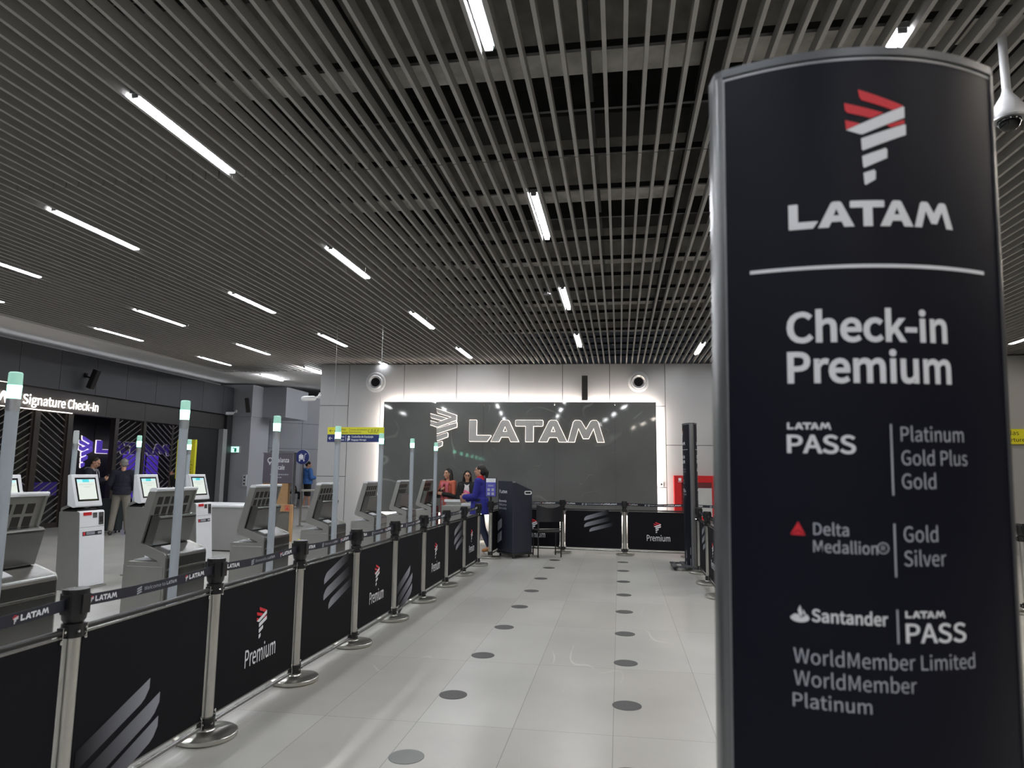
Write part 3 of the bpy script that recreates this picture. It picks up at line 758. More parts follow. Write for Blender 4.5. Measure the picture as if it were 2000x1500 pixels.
# leaning head with its two rows of openings
hd = prof(MB(), [(-.145, 1.305), (-.19, 1.3), (-.312, .84), (-.255, .862)], .022, BW - .022).build('head', STEEL2, bag0, fix=True)
prof(MB(), [(-.122, 1.318), (-.128, 1.33), (-.18, 1.33), (-.2, 1.312), (-.19, 1.3), (-.13, 1.3)], -.001, BW + .001).build('top_cap', WHITE, bag0, bevel=.004, fix=True)
MB().box(-.124, -.121, .24, .33, 1.303, 1.312).build('status_light', WPRINT, bag0)
hx0 = V((-.145, 0, 1.305)); hdv = (V((-.255, 0, .862)) - hx0).normalized(); hnn = V((.97, 0, -.24)).normalized()
for r in range(2):
    for c in range(5):
        a = .075 + c * .092; d0 = .055 + r * .088
        pts = [hx0 + hdv * d + V((0, y, 0)) for d, y in ((d0, a), (d0, a + .062), (d0 + .068, a + .062), (d0 + .068, a))]
        mb = MB(); mb.add([p + hnn * .002 for p in pts] + [p - hnn * .004 for p in pts], [(0, 1, 2, 3), (7, 6, 5, 4), (0, 4, 5, 1), (1, 5, 6, 2), (2, 6, 7, 3), (3, 7, 4, 0)])
        mb.build('vent', VGR, bag0, fix=True)
# protruding cover below the openings
prof(MB(), [(-.199, 1.098), (-.12, 1.092), (-.104, 1.078), (-.105, 1.06), (-.16, .838), (-.262, .862)], .035, BW - .035).build('lower_cover', STEELD, bag0, bevel=.006, fix=True)
# shelf, curved front and lower body
prof(MB(), [(-.243, .862), (-.03, .785), (-.004, .775), (.008, .76), (.012, .74), (.012, .65), (-.03, .65), (-.26, .8)], .022, BW - .022).build('shelf', STEELD, bag0, bevel=.008, fix=True)
MB().box(-.001, .012, .022, BW - .022, .02, .638).box(-.03, -.001, .03, BW - .03, .02, .65).build('front_panel', STEELD, bag0)
MB().box(.0, .0135, .02, BW - .02, .639, .646).build('bright_seam', STEEL, bag0)
nrm = V((.34, 0, .94)); c_ = V((-.1, 0, .8125))
mb = MB(); ax = V((.94, 0, -.34))
mb.add([c_ + ax * a + V((0, y, 0)) + nrm * h for h in (-.002, .004) for a, y in ((-.04, .12), (.04, .12), (.04, .28), (-.04, .28))], [(0, 1, 2, 3), (4, 5, 6, 7), (0, 4, 5, 1), (1, 5, 6, 2), (2, 6, 7, 3), (3, 7, 4, 0)])
mb.build('label_plate', WHITE, bag0, fix=True)
prof(MB(), [(-.39, .01), (-.39, .68), (-.384, .7), (-.37, .709), (-.06, .712), (-.06, .01)], .0, BW).build('body', STEEL2, bag0, bevel=.012, fix=True)
MB().box(-.357, -.02, -.004, .0, .04, .672).build('access_panel', STEEL2, bag0, bevel=.002)
prof(MB(), [(-.34, .712), (-.08, .72), (-.1, .735), (-.2, .74), (-.33, .722)], .05, BW - .05).build('bag_tray', WHITE, bag0, bevel=.005, fix=True)
MB().box(-.4, .02, -.01, BW + .01, 0, .02).build('plinth', STEELD, bag0)
def signal(par, x, y, top, lit=True, r=.036):
    p = MB().tube((x, y, .0), (x, y, top - .245), r, n=20).lathe([(r * 2, 0), (r * 2, .015), (r, .02)], (x, y, 0)).build('signal_pole', POLEG, par, smooth=True)
    MB().tube((x, y, top - .245), (x, y, top - .17), r + .003, n=20).build('collar', ALU, p, smooth=True)
    MB().tube((x, y, top - .17), (x, y, top - .085), r + .001, r + .004, n=20).build('green_lamp', E_GREEN if lit else E_OFF, p, smooth=True)
    MB().lathe([(r + .004, top - .085), (r + .003, top - .01), (r - .004, top - .002), (r * .5, top)], (x, y, 0), n=20).build('lamp_dome', E_GREEN2 if lit else E_OFF, p, smooth=True)
signal(bag0, .065, .025, 2.09)
BYS = [3.68, 5.39, 7.02, 8.69, 10.4, 12.05, 13.69]
BLAB = ['silver bag machine with green-topped pole, cut by the left frame edge', 'silver bag machine with green-topped pole, second largest, behind the two nearest stanchions',
        'silver bag machine with green-topped pole, in front of the long grey counter', 'silver bag machine with green-topped pole, below the left end of the yellow hanging sign',
        'silver bag machine with green-topped pole, at the glowing left edge of the marble panel', 'silver bag machine with green-topped pole, second from the far end of the row', 'silver bag machine with green-topped pole, beside the woman in coral']
for i, y in enumerate(BYS):
    o = bag0 if i == 0 else copy_tree(bag0); o.location = (-3.8, y, 0); o['label'] = BLAB[i]

# ================================================================== white check-in kiosks
kio0 = thing('check_in_kiosk', '', 'kiosk', (0, 0, 0), 0, 'white touch-screen kiosks')
KW = .42
prof(MB(), [(-.32, .02), (0, .02), (-.07, .93), (-.08, .945), (-.1, .952), (-.345, .952), (-.355, .94)], 0, KW).build('body', STEEL2, kio0, bevel=.006, fix=True)
fp = prof(MB(), [(.006, .03), (-.066, .935), (-.08, .955), (-.11, .958), (-.11, .953), (-.078, .945), (-.07, .93), (-.004, .03)], .004, KW - .004).build('front_panel', WHITE, kio0, fix=True)
prof(MB(), [(-.355, .95), (-.355, .985), (-.34, 1.0), (-.22, 1.05), (-.2, 1.02), (-.335, .965), (-.32, .95)], .02, KW - .02).build('neck', STEEL2, kio0, bevel=.004, fix=True)
MB().box(-.3, -.13, .03, KW - .03, .952, .975).build('printer_slot', BLACK, kio0)
hb = prof(MB(), [(-.269, 1.4), (-.24, 1.411), (-.225, 1.408), (-.118, 1.02), (-.125, 1.005), (-.16, 1.0), (-.235, 1.03), (-.245, 1.1)], -.012, KW + .012).build('screen_head', WHITE, kio0, bevel=.012, fix=True)
k0_ = V((-.225, 0, 1.408)); kd = (V((-.118, 0, 1.02)) - k0_).normalized(); kn = V((-kd.z, 0, kd.x)); KL = .4
if kn.x < 0: kn = -kn
def kface(h): return lambda u, v: k0_ + kd * (KL - v) + V((0, u, 0)) + kn * h
mb = MB(); mb.extrude([rect2(.035, KW - .035, .055, .36)], lambda x, y, d: kface(d)(x, y), -.003, .002); mb.build('bezel', GLASSK, hb, fix=True)
mb = MB(); mb.poly([rect2(.06, KW - .06, .078, .338)], kface(.003), 0); mb.poly([rect2(.06, .15, .3, .337)], kface(.0036), 2); mb.poly([rect2(.15, .26, .3, .337)], kface(.0037), 1); mb.poly([rect2(.27, .35, .31, .332)], kface(.0037), 2)
for a, b, z in ((.08, .34, .272), (.08, .3, .264), (.16, .27, .24), (.16, .26, .233)): mb.poly([rect2(a, b, z, z + .005)], kface(.0037), 3)
mb.build('screen', [E_SCR, E_TEAL, E_PALE, E_GREY], hb)
k1_ = V((-.066, 0, .935)); ke = (V((.006, 0, .03)) - k1_).normalized(); kq = V((-ke.z, 0, ke.x))
if kq.x < 0: kq = -kq
def kfront(h): return lambda u, v: k1_ + ke * v + V((0, u, 0)) + kq * h      # v measured downwards
def kbox(u0, u1, v0, v1, d, nm, m): 
    mb = MB(); mb.extrude([rect2(u0, u1, v0, v1)], lambda x, y, h: kfront(h)(x, y), .0, d); return mb.build(nm, m, kio0, fix=True)
o = kbox(.06, .19, -.004, .035, .008, 'ticket_slot', RED)
kbox(.215, .285, .005, .07, .005, 'scanner', STEELD)
cr = kbox(.315, .395, .005, .16, .006, 'card_reader', STEELD)
mb = MB(); mb.extrude([rect2(.33, .382, .06, .13)], lambda x, y, h: kfront(h)(x, y), .006, .009); mb.build('reader_slot', BLACK, cr, fix=True)
kbox(.004, KW - .004, .178, .181, .002, 'panel_seam', DARKM)
st = kbox(.05, .37, .235, .285, .003, 'label_strip', KPRINT)
mb = MB(); mb.poly([rect2(.06, .09, .24, .28)], lambda u, v: kfront(.004)(u, v), 0)
for q in range(2): mb.poly([rect2(.11, .25, .243 + q * .018, .255 + q * .018)], lambda u, v: kfront(.004)(u, v), 1)
mb.poly([rect2(.3, .36, .247, .272)], lambda u, v: kfront(.004)(u, v), 1); mb.build('strip_print', [RPRINT, GPRINT], st, fix=True)
MB().box(-.36, .03, -.02, KW + .02, 0, .02).build('base_plate', STEEL2, kio0, bevel=.004)
KY = [6.5, 7.68, 8.87, 10.06]
KLAB = ['white kiosk mostly hidden by the nearest bag machine at the left frame edge', 'white kiosk with lit screen standing clear, the largest one', 'white kiosk behind the second bag machine, only its screen head clear', 'white kiosk left of the long grey counter, furthest from the camera']
kios = []
for i, y in enumerate(KY):
    o = kio0 if i == 0 else copy_tree(kio0); o.location = (-6.564, y, 0); o['label'] = KLAB[i]; kios.append(o)
for i, o in enumerate(kios):
    signal(o, -.4, KW / 2, 1.975, i != 1, .03)

# ================================================================== floor stickers
sd0 = MB().lathe([(.095, 0.0005), (.095, .002), (.093, .0026)], n=40).build('floor_sticker', DOT)
LYS = [3.70, 4.731, 5.752, 6.80, 7.84, 8.89, 9.93, 11.05, 12.027]; RYS = [3.68, 4.731, 5.746, 6.753, 7.793, 8.846, 9.907, 10.976, 12.027]
for side, xs, ys_ in (('left', -1.115, LYS), ('right', .045, RYS)):
    for i, y in enumerate(ys_):
        if side == 'left' and i == 0: o = sd0
        else: o = sd0.copy(); COL.objects.link(o)
        o.location = (xs - (.012 if side == 'left' else .012) * (1 - i / 8), y, 0)
        lab = 'dark round floor sticker, %s from the camera in the row %s' % (ORD[i], 'nearer the long fence' if side == 'left' else 'nearer the large sign')
        tag(o, lab, 'floor sticker', 'round distance stickers on the floor')
o = sd0; o.data = sd0.data.copy(); o.data.materials[0] = DOTL; o['label'] = 'paler round floor sticker at the bottom edge, first in the row nearer the long fence'

# ================================================================== sign pillars (totems)
K = 1.13
TWP = .4683 * K; TS = .07 * K; TE = .066
def bulge(u): return -TS * (1 - (2 * u / TWP) ** 2)
def face(off=.0015): return lambda u, v: V((u, -TE / 2 + bulge(u) - off, v))
def sx(u): return u * K
def sz(v): return 1.5 + K * (v - 1.5)
def totem(lab, loc, rot, zt, zb=.05, base=True):
    t = thing('sign_pillar', lab, 'sign pillar', loc); t.rotation_euler = rot
    N_ = 32; us = [TWP * (i / N_ - .5) for i in range(N_ + 1)]
    for sgn, nm in ((1, 'front_panel'), (-1, 'rear_panel')):
        mb = MB(); vs = []
        for u in us:
            for v in (zb, zt): vs.append((u, sgn * (-TE / 2 + bulge(u)), v)); vs.append((u, sgn * (-TE / 2 + bulge(u) + .004), v))
        fs = []
        for i in range(N_):
            a = i * 4; b = a + 4
            fs += [(a, b, b + 2, a + 2), (a + 1, a + 3, b + 3, b + 1), (a + 2, b + 2, b + 3, a + 3), (a, a + 1, b + 1, b)]
        mb.add(vs, fs); p = mb.build(nm, NAVY, t, smooth=60, fix=True)
        if sgn == 1: front = p
        else: rear = p
        # fine silver border line along the edges of the panel
        mb = MB(); g = (lambda u, v: V((u, -TE / 2 + bulge(u) - .001, v))) if sgn == 1 else (lambda u, v: V((-u, TE / 2 - bulge(u) + .001, v)))
        for i in range(N_): mb.poly([rect2(us[i], us[i + 1], zt - .005, zt)], g)
        mb.poly([rect2(us[0], us[0] + .0045, zb, zt)], g); mb.poly([rect2(us[-1] - .003, us[-1], zb, zt)], g); mb.build('border_line', SILVL, p)
    E2 = .012; prf = TWP / 2
    for s in (-1, 1):
        mb = MB(); pts = [(s * (prf - .001), -TE / 2 - .004), (s * (prf + E2 * .6), -TE / 2 + .002), (s * (prf + E2), -TE / 2 + .01), (s * (prf + E2), TE / 2 - .01), (s * (prf + E2 * .6), TE / 2 - .002), (s * (prf - .001), TE / 2 + .004)]
        mb.extrude([ccw(pts)], lambda x, y, d: V((x, y, d)), zb - .02, zt + .004); mb.build('edge_profile', ALUE, t, smooth=50, fix=True)
    # cap that follows the lens-shaped plan
    capl = [(-prf - E2, TE / 2 - .01), (-prf - E2, -TE / 2 + .01)] + [(u, -TE / 2 + bulge(u) - .004) for u in us] + [(prf + E2, -TE / 2 + .01), (prf + E2, TE / 2 - .01)] + [(-u, TE / 2 - bulge(u) + .004) for u in us]
    mb = MB(); mb.extrude([ccw(capl)], lambda x, y, d: V((x, y, d)), zt + .003, zt + .019)
    mb.build('cap', ALUD, t, fix=True)
    b = MB().box(-.3, .3, -.17, .17, .055, .08).box(-.28, .28, -.33, -.25, .05, .075).box(-.28, .28, .25, .33, .05, .075).box(-.28, -.2, -.3, .3, .05, .072).box(.2, .28, -.3, .3, .05, .072).build('base_frame', ALUD, t, bevel=.004)
    if base:
        for x in (-.24, .24):
            for y in (-.29, .29):
                w = MB().tube((x - .012, y, .025), (x + .012, y, .025), .025, n=16).build('caster', BLACK, t, smooth=True)
    return t, front, rear

def sign_print(par, mp, mirror=False):
    F = mp
    def L1(nm, fn, mats):
        mb = MB(); mb.sub = .02; fn(mb); mb.build(nm, mats, par)
    P3 = [WPRINT, RPRINT, GPRINT]
    X = lambda a: sx(a); Z = lambda a: sz(a)
    L1('printed_symbol', lambda m: symbol(m, X(-.0495), Z(1.978), X(.0505 + .0495), (2.143 - 1.978) * K, F, 1, 0), P3)
    L1('lettering', lambda m: wordmark(m, X(-.138), X(.1295), Z(1.908), .0435 * K, F), P3)
    def rule(m):
        N_ = 24
        for i in range(N_):
            a = X(-.196) + (X(.193) - X(-.196)) * i / N_; b = X(-.196) + (X(.193) - X(-.196)) * (i + 1) / N_
            m.poly([rect2(a, b, Z(1.8385), Z(1.8445))], F)
    L1('rule', rule, P3)
    T = lambda s, x0, x1, y, h, b=.012, g=0: L1('lettering', lambda m: text(m, s, X(x0), X(x1), Z(y), h * K, F, b, g), P3)
    T('Check-in', -.1444, .1096, 1.718, .0495, .026); T('Premium', -.1445, .114, 1.651, .0505, .026)
    L1('lettering', lambda m: wordmark(m, X(-.1467), X(-.083), Z(1.5732), .0113 * K, F), P3)
    T('PASS', -.1474, -.0473, 1.5356, .029, .022)
    def vbar(z0, z1): L1('divider', lambda m: m.poly([rect2(X(.0055), X(.0085), Z(z0), Z(z1))], F, 2), P3)
    vbar(1.47, 1.583)
    T('Platinum', .0222, .1324, 1.556, .023, .0, 2); T('Gold Plus', .0222, .1377, 1.5182, .023, .0, 2); T('Gold', .0215, .0779, 1.481, .0235, .0, 2)
    L1('printed_triangle', lambda m: (m.poly([[(X(-.1454), Z(1.4035)), (X(-.134), Z(1.411)), (X(-.1236), Z(1.4035)), (X(-.134), Z(1.4245))]], F, 1), m.poly([[(X(-.1454), Z(1.4025)), (X(-.1236), Z(1.4025)), (X(-.134), Z(1.410))]], F, 1)), P3)
    T('Delta', -.1127, -.0616, 1.4045, .019, .008, 2); T('Medallion', -.1133, -.0195, 1.3773, .0185, .008, 2)
    L1('lettering', lambda m: (m.poly([disc2(X(-.0114), Z(1.3875), .0092 * K), disc2(X(-.0114), Z(1.3875), .0074 * K)[::-1]], F, 2), text(m, 'R', X(-.0145), X(-.008), Z(1.3835), .008 * K, F, .01, 2)), P3)
    vbar(1.343, 1.426)
    T('Gold', .0212, .0776, 1.398, .0238, .0, 2); T('Silver', .0206, .0902, 1.3605, .0235, .0, 2)
    def flame(m):
        c = (X(-.1345), Z(1.2735)); r = .0135 * K
        m.poly([[(c[0] + r * cos(a) * 1.0, c[1] + r * .55 * sin(a) - .001) for a in [pi + pi * i / 14 for i in range(15)]] + [(c[0] + r * .75, c[1] + r * .38), (c[0] + r * .42, c[1] + r * .1), (c[0] + r * .1, c[1] - r * .12), (c[0] - r * .15, c[1] + r * .3), (c[0] - r * .55, c[1] + r * .35)]], F)
        m.poly([[(c[0] - r * .1, c[1] + r * .3), (c[0] + r * .2, c[1] - r * .02), (c[0] + r * .28, c[1] + r * .5), (c[0] + r * .05, c[1] + r * 1.4), (c[0] - r * .2, c[1] + r * .8)]], F)
        m.poly([[(c[0] + r * .3, c[1] + r * .95), (c[0] + r * .38, c[1] + r * .3), (c[0] + r * .62, c[1] + r * .3), (c[0] + r * .55, c[1] + r * .6)]], F)
    L1('printed_flame', flame, P3)
    T('Santander', -.1181, -.0077, 1.2685, .0193, .022)
    vbar(1.2415, 1.2935)
    L1('lettering', lambda m: wordmark(m, X(.019), X(.085), Z(1.2808), .0108 * K, F), P3)
    T('PASS', .0189, .121, 1.2437, .029, .016)
    T('WorldMember', -.1445, .032, 1.202, .0228, .0, 2); T('Limited', .0416, .135, 1.202, .0222, .0, 2); T('WorldMember', -.1445, .0329, 1.1675, .0228, .0, 2); T('Platinum', -.1468, -.0355, 1.1343, .021, .004, 2)
ly_ = .1106; lx0, ly0 = .0097, -.0376
llx = cos(ly_) * lx0 + sin(ly_) * ly0; lly = -sin(ly_) * lx0 + cos(ly_) * ly0
t1, fr, rr = totem('large dark navy sign pillar with logo and white lettering close to the camera', (.4141 * K - 1.5 * lx0 - sin(ly_) * TE / 2, 1.2434 * K - 1.5 * ly0 + cos(ly_) * TE / 2, .005), (-lly, llx, ly_), sz(2.2))
sign_print(fr, face())
t2, fr, rr = totem('slim dark sign pillar seen edge-on at the far end of the lane', (1.135, 11.45, 0), (0, 0, -HALF + .02), sz(2.2))
sign_print(fr, face()); sign_print(rr, lambda u, v: V((-u, TE / 2 - bulge(u) + .0015, v)))
for p, s in ((fr, 1), (rr, -1)):
    mb = MB()
    for q in range(2): mb.poly([[(.1, .3 - q * .17), (.24, .36 - q * .17), (.24, .25 - q * .17), (.1, .18 - q * .17)]], (lambda u, v: V((s * u, s * (-TE / 2 + bulge(u) - .0015), v))))
    mb.build('printed_stripe', GPRINT, p)

# ================================================================== lectern, chair, desk and other furniture
t = thing('lectern', 'dark navy slanted-top lectern on casters near the marble panel', 'lectern', (-1.85, 12.0, 0))
# plan: front face runs to the left and back, slanted side face to the right and back
A = V((0, 0)); Bp = V((-.345, .42)); Cp = V((.03, .8)); Dp = V((.3, .33))
zt = {0: 1.345, 1: 1.345, 2: 1.17, 3: 1.185}
def slab4(mb, z0, z1s, grow=0.):
    c = (A + Bp + Cp + Dp) / 4; pl = [p + (p - c).normalized() * grow for p in (A, Dp, Cp, Bp)]
    zz = z1s if isinstance(z1s, (list, tuple)) else [z1s] * 4
    vs = [V((p.x, p.y, z0)) for p in pl] + [V((p.x, p.y, z)) for p, z in zip(pl, zz)]
    mb.add(vs, [(3, 2, 1, 0), (4, 5, 6, 7), (0, 1, 5, 4), (1, 2, 6, 5), (2, 3, 7, 6), (3, 0, 4, 7)]); return mb
slab4(MB(), .09, [1.345, 1.185, 1.17, 1.345]).build('body', NAVY2, t, bevel=.012)
mb = MB(); slab4(mb, 0, 0); mb = MB()
_pl = [A, Dp, Cp, Bp]; c = sum(_pl, V((0, 0))) / 4
for z0, z1, g in ((.055, .088, .01),): slab4(mb, z0, z1, g)
mb.build('skirt', DARKM, t, bevel=.008)
for p in _pl:
    q = c + (p - c) * .82; w = MB().tube((q.x - .012, q.y, .028), (q.x + .012, q.y, .028), .028, n=16).build('caster', BLACK, t, smooth=True)
    MB().box(q.x - .02, q.x + .02, q.y - .012, q.y + .03, .03, .056).build('fork', ALU, w)
du = (Dp - A).normalized(); dn = V((du.y, -du.x))
def rface(off): return lambda u, v: V((A.x + du.x * u + dn.x * off, A.y + du.y * u + dn.y * off, v))
def oval(cx, cz, hw, hh, n_=10): return [(cx + hw - hh + hh * cos(a), cz + hh * sin(a)) for a in [-pi / 2 + pi * i / n_ for i in range(n_ + 1)]] + [(cx - hw + hh + hh * cos(a), cz + hh * sin(a)) for a in [pi / 2 + pi * i / n_ for i in range(n_ + 1)]]
g3 = lambda x, y, d: rface(d)(x, y)
mb = MB(); mb.extrude([oval(.34, 1.135, .085, .033), oval(.34, 1.135, .066, .018)[::-1]], g3, 0, .01); mb.build('hand_hole_rim', WHITE, t, fix=True)
mb = MB(); mb.poly([oval(.34, 1.135, .066, .018)], rface(.002)); mb.build('hand_hole', DARKM, t)
mb = MB(); mb.extrude([rect2(.0, .05, 1.312, 1.338)], g3, -.02, .006); mb.build('latch', ALU, t, fix=True)
dl = (A - Bp).normalized(); nl = V((dl.y, -dl.x))
def lface(off): return lambda u, v: V((Bp.x + dl.x * u + nl.x * off, Bp.y + dl.y * u + nl.y * off, v))
mb = MB(); symbol(mb, .06, 1.115, .05, .075, lface(.008), 0, 0); wordmark(mb, .12, .35, 1.12, .05, lface(.008)); mb.build('lettering', WPRINT, t)
for wd, z, m_ in (('Bienvenido', .965, WPRINT), ('Welcome', .9, GPRINT), ('Bem-vindo', .835, GPRINT)):
    mb = MB(); text(mb, wd, .06, .33, z, .04, lface(.008), .01); mb.build('lettering', m_, t)
for q in range(2):
    mb = MB(); mb.poly([[(.02, .6 - q * .22), (.17, .68 - q * .22), (.17, .52 - q * .22), (.02, .44 - q * .22)]], lface(.008)); mb.build('printed_stripe', GPRINT, t)

t = thing('chair', 'black chair with thin metal legs between lectern and cross fence', 'chair', (-1.3, 12.5, 0), .35)
MB().box(-.22, .22, -.2, .22, .44, .475).build('seat', BLACK, t, bevel=.015)
mb = MB(); vs = []; fs = []; N_ = 14
for i in range(N_ + 1):
    u = -1 + 2 * i / N_; y = -.2 - .05 * (1 - u * u); zt_ = .925 - .055 * (1 - u * u) ** 1.5
    vs += [V((u * .245, y, .63)), V((u * .245, y - .012, zt_)), V((u * .245, y + .016, .63)), V((u * .245, y + .006, zt_))]
for i in range(N_):
    a = i * 4; b = a + 4; fs += [(a, b, b + 1, a + 1), (a + 2, a + 3, b + 3, b + 2), (a + 1, b + 1, b + 3, a + 3), (a, a + 2, b + 2, b)]
mb.add(vs, fs); mb.build('backrest', mat('chair_back', (.012, .013, .016), .3), t, smooth=60, fix=True)
for x in (-.21, .21):
    MB().path([V((x, -.19, 0.014)), V((x, -.2, .45)), V((x, -.21, .85))], .012).build('leg', DARKM, t, smooth=True)
    MB().path([V((x, .2, 0.014)), V((x, .19, .45))], .012).build('leg', DARKM, t, smooth=True)
    MB().path([V((x, -.19, .16)), V((x, .2, .16))], .009).build('stretcher', DARKM, t, smooth=True)
MB().box(-.2, .2, -.215, -.195, .5, .512).build('seat_rail', CHROME, t)

t = thing('service_desk', 'low grey steel desk in front of the woman with glasses', 'desk', (-3.22, 13.75, 0))
MB().box(-.3, .32, -.28, .02, .03, .82).build('body', STEEL2, t, bevel=.008)
MB().box(-.32, .34, -.02, .1, .88, .93).build('raised_top', WHITE, t, bevel=.006)
MB().box(-.28, .3, 0, .06, .82, .88).build('back_panel', STEEL2, t)
for x in (-.3, .3): MB().tube((x, -.26, .0), (x, -.26, .93), .012).build('post', CHROME, t)
o = tag(MB().box(-.02, .2, -.09, .1, 0, .05).build('paper_stack', WHITE, bevel=.004), 'white stack of papers lying on the grey steel desk', 'paper'); o.location = (-3.1, 13.55, .82)

# long grey counter behind the bag machines
t = thing('service_counter', 'long light grey counter with rounded top behind the bag machines', 'counter', (-7.1, 11.79, 0))
MB().box(-1.3, .4, .02, .8, .02, .8).build('body', mat('counter_grey', (.34, .34, .33), .45, .2, var=.03), t, bevel=.006)
MB().box(-1.32, .42, -.01, .82, .79, .85).build('top', WHITE, t, bevel=.025)
MB().box(-1.28, .38, .04, .78, 0, .02).build('plinth', DARKM, t)

# luggage sizer made of tan boards, with a floor scale behind it
t = thing('luggage_sizer', 'tan board luggage sizer frame with a small red pictogram', 'luggage sizer', (-7.15, 13.95, 0))
for x in (-.38, .3): MB().box(x - .03, x + .028, -.247, -.18, .0, .618).build('side_board', TAN, t)
MB().box(-.41, .33, -.25, -.2, .62, .77).build('top_board', TAN, t)
MB().box(-.35, .27, -.12, -.08, .02, .74).build('back_board', STEEL2, t)
MB().box(-.35, .27, -.25, -.06, .0, .04).build('base_board', TAN, t)
MB().box(-.35, .27, -.22, -.2, .04, .62).build('front_board', mat('sizer_grey', (.15, .145, .13), .5), t)
mb = MB(); f = flat(-.252); mb.poly([rect2(.17, .27, .64, .75), rect2(.18, .26, .65, .74)[::-1]], f); mb.poly([rect2(.2, .24, .66, .7)], f); mb.poly([disc2(.22, .72, .012)], f); mb.build('pictogram', RPRINT, t)
t = thing('floor_scale', 'low pinkish luggage scale platform with a yellow edge', 'scale', (-6.35, 13.7, 0))
MB().box(-.3, .45, .05, .8, .01, .09).build('platform', mat('scale_top', (.42, .38, .39), .4), t, bevel=.01)
MB().box(-.32, .47, -.0, .05, 0, .06).build('yellow_edge', YELLOW, t)

t = thing('scale_totem', 'mauve and tan floor sign about the luggage scale', 'sign', (-8.45, 16.1, 0))
MB().box(-.4, .4, 0, .12, 1.16, 1.9).build('upper_panel', MAUVE, t, bevel=.006)
MB().box(-.38, .3, .005, .115, .02, 1.16).build('lower_panel', TAN, t)
MB().box(-.42, .42, -.02, .14, 0, .02).build('base', ALU, t)
MB().box(.4, .42, -.004, .124, .02, 1.92).build('edge_strip', ALU, t); MB().box(-.42, .42, -.004, .124, 1.9, 1.92).build('edge_strip', ALU, t)
for s_, x0, x1, z, h in (('Balanza', -.07, .29, 1.68, .11), ('Scale', -.04, .18, 1.5, .11), ('Flight per kilogram', -.2, .3, 1.36, .04), ('maximum 23', -.17, .12, 1.29, .035)):
    if s_.startswith(('Fl', 'ma')):
        mb = MB()
        x = x0
        while x < x1 - .03:
            w_ = random.uniform(.03, .07); mb.poly([rect2(x, min(x1, x + w_), z, z + h * .8)], flat(-.003)); x += w_ + .014
        mb.build('small_print', GPRINT, t)
    else:
        mb = MB(); text(mb, s_, x0, x1, z, h, flat(-.003), .02); mb.build('lettering', WPRINT, t)
mb = MB(); mb.poly([disc2(-.22, 1.73, .07), disc2(-.22, 1.73, .045)[::-1]], flat(-.003)); mb.poly([[(-.25, 1.66), (-.19, 1.66), (-.22, 1.6)]], flat(-.003)); mb.build('pictogram', WPRINT, t)

t = thing('trolley_point_sign', 'round blue trolley sign on a chrome post with rails', 'sign', (-8.47, 17.5, 0))
MB().lathe([(.1, 0), (.1, .012), (.03, .02)], n=24).build('foot', STEEL, t, smooth=True)
MB().tube((0, 0, .01), (0, 0, 1.68), .028, n=16).build('post', STEEL, t, smooth=True)
d = MB().tube((0, -.045, 1.84), (0, -.03, 1.84), .195, n=48).build('disc', BLUES, t, smooth=True)
MB().lathe([(.2, .03), (.2, .045)], (0, 0, 1.84), n=48, axis='-y').build('rim', WHITE, t, fix=True).location = (0, .005, 0)
for z in (.95, .13): MB().tube((0, 0, z), (1.0, 0, z), .03, n=14).build('rail', STEEL, t, smooth=True)
MB().tube((1.0, 0, .0), (1.0, 0, .98), .028, n=14).build('post', STEEL, t, smooth=True)
mb = MB(); f = flat(-.047); z = 1.84
mb.poly([[(-.09, z - .045), (.02, z - .045), (.03, z - .03), (.03, z + .045), (.01, z + .065), (-.08, z + .065), (-.1, z + .045), (-.1, z - .03)]], f)
mb.poly([[(-.06, z + .06), (-.055, z + .09), (-.02, z + .09), (-.015, z + .06), (-.025, z + .06), (-.028, z + .08), (-.047, z + .08), (-.05, z + .06)]], f)
mb.poly([[(-.1, z - .07), (.055, z - .07), (.08, z + .07), (.12, z + .085), (.12, z + .1), (.07, z + .085), (.045, z - .055), (-.1, z - .055)]], f)
mb.poly([disc2(-.075, z - .095, .02)], f); mb.poly([disc2(.05, z - .095, .02)], f); mb.build('trolley_pictogram', WPRINT, t)

# yellow totem on the left, facing the hall
t = thing('wayfinding_totem', 'yellow upright sign with arrow and plane beside the shop front', 'sign', (-11.62, 17, 0))
MB().box(-.27, .27, 0, .08, 1.22, 2.28).build('yellow_panel', YELLOW, t, bevel=.004)
MB().box(-.27, .27, .0, .08, .02, 1.218).build('lower_panel', mat('totem_dark', (.03, .027, .06), .4), t)
MB().box(-.3, .3, -.1, .18, 0, .02).build('base', STEELD, t)
f = flat(-.002)
def arrow(mb, cx, cz, s, mp, flip=1, mi=0):
    q = lambda pts: [[(cx + flip * a * s, cz + b * s) for a, b in pts]]
    for l in ([(-1, -.1), (.7, -.1), (.7, .1), (-1, .1)], [(.1, .85), (-.05, .7), (.72, -.1), (.95, 0)], [(.1, -.85), (.95, 0), (.72, .1), (-.05, -.7)]):
        l2 = q(l); l2[0] = ccw(l2[0]); mb.poly(l2, mp, mi)
def plane(mb, cx, cz, s, mp, mi=0):
    for l in ([(-1, -.5), (1, .25), (1.05, .42), (.85, .48), (-.9, -.3)], [(-.1, .0), (-.55, .75), (-.35, .8), (.4, .2)], [(-.85, -.35), (-1.2, .05), (-1.05, .1), (-.7, -.2)]): mb.poly([ccw([(cx + a * s, cz + b * s) for a, b in l])], mp, mi)
    mb.poly([rect2(cx - s, cx + s, cz - .8 * s, cz - .72 * s)], mp, mi)
mb = MB(); arrow(mb, .0, 2.08, .13, f); mb.build('arrow', KPRINT, t)
mb = MB(); plane(mb, .0, 1.86, .11, f); mb.build('plane_pictogram', KPRINT, t)
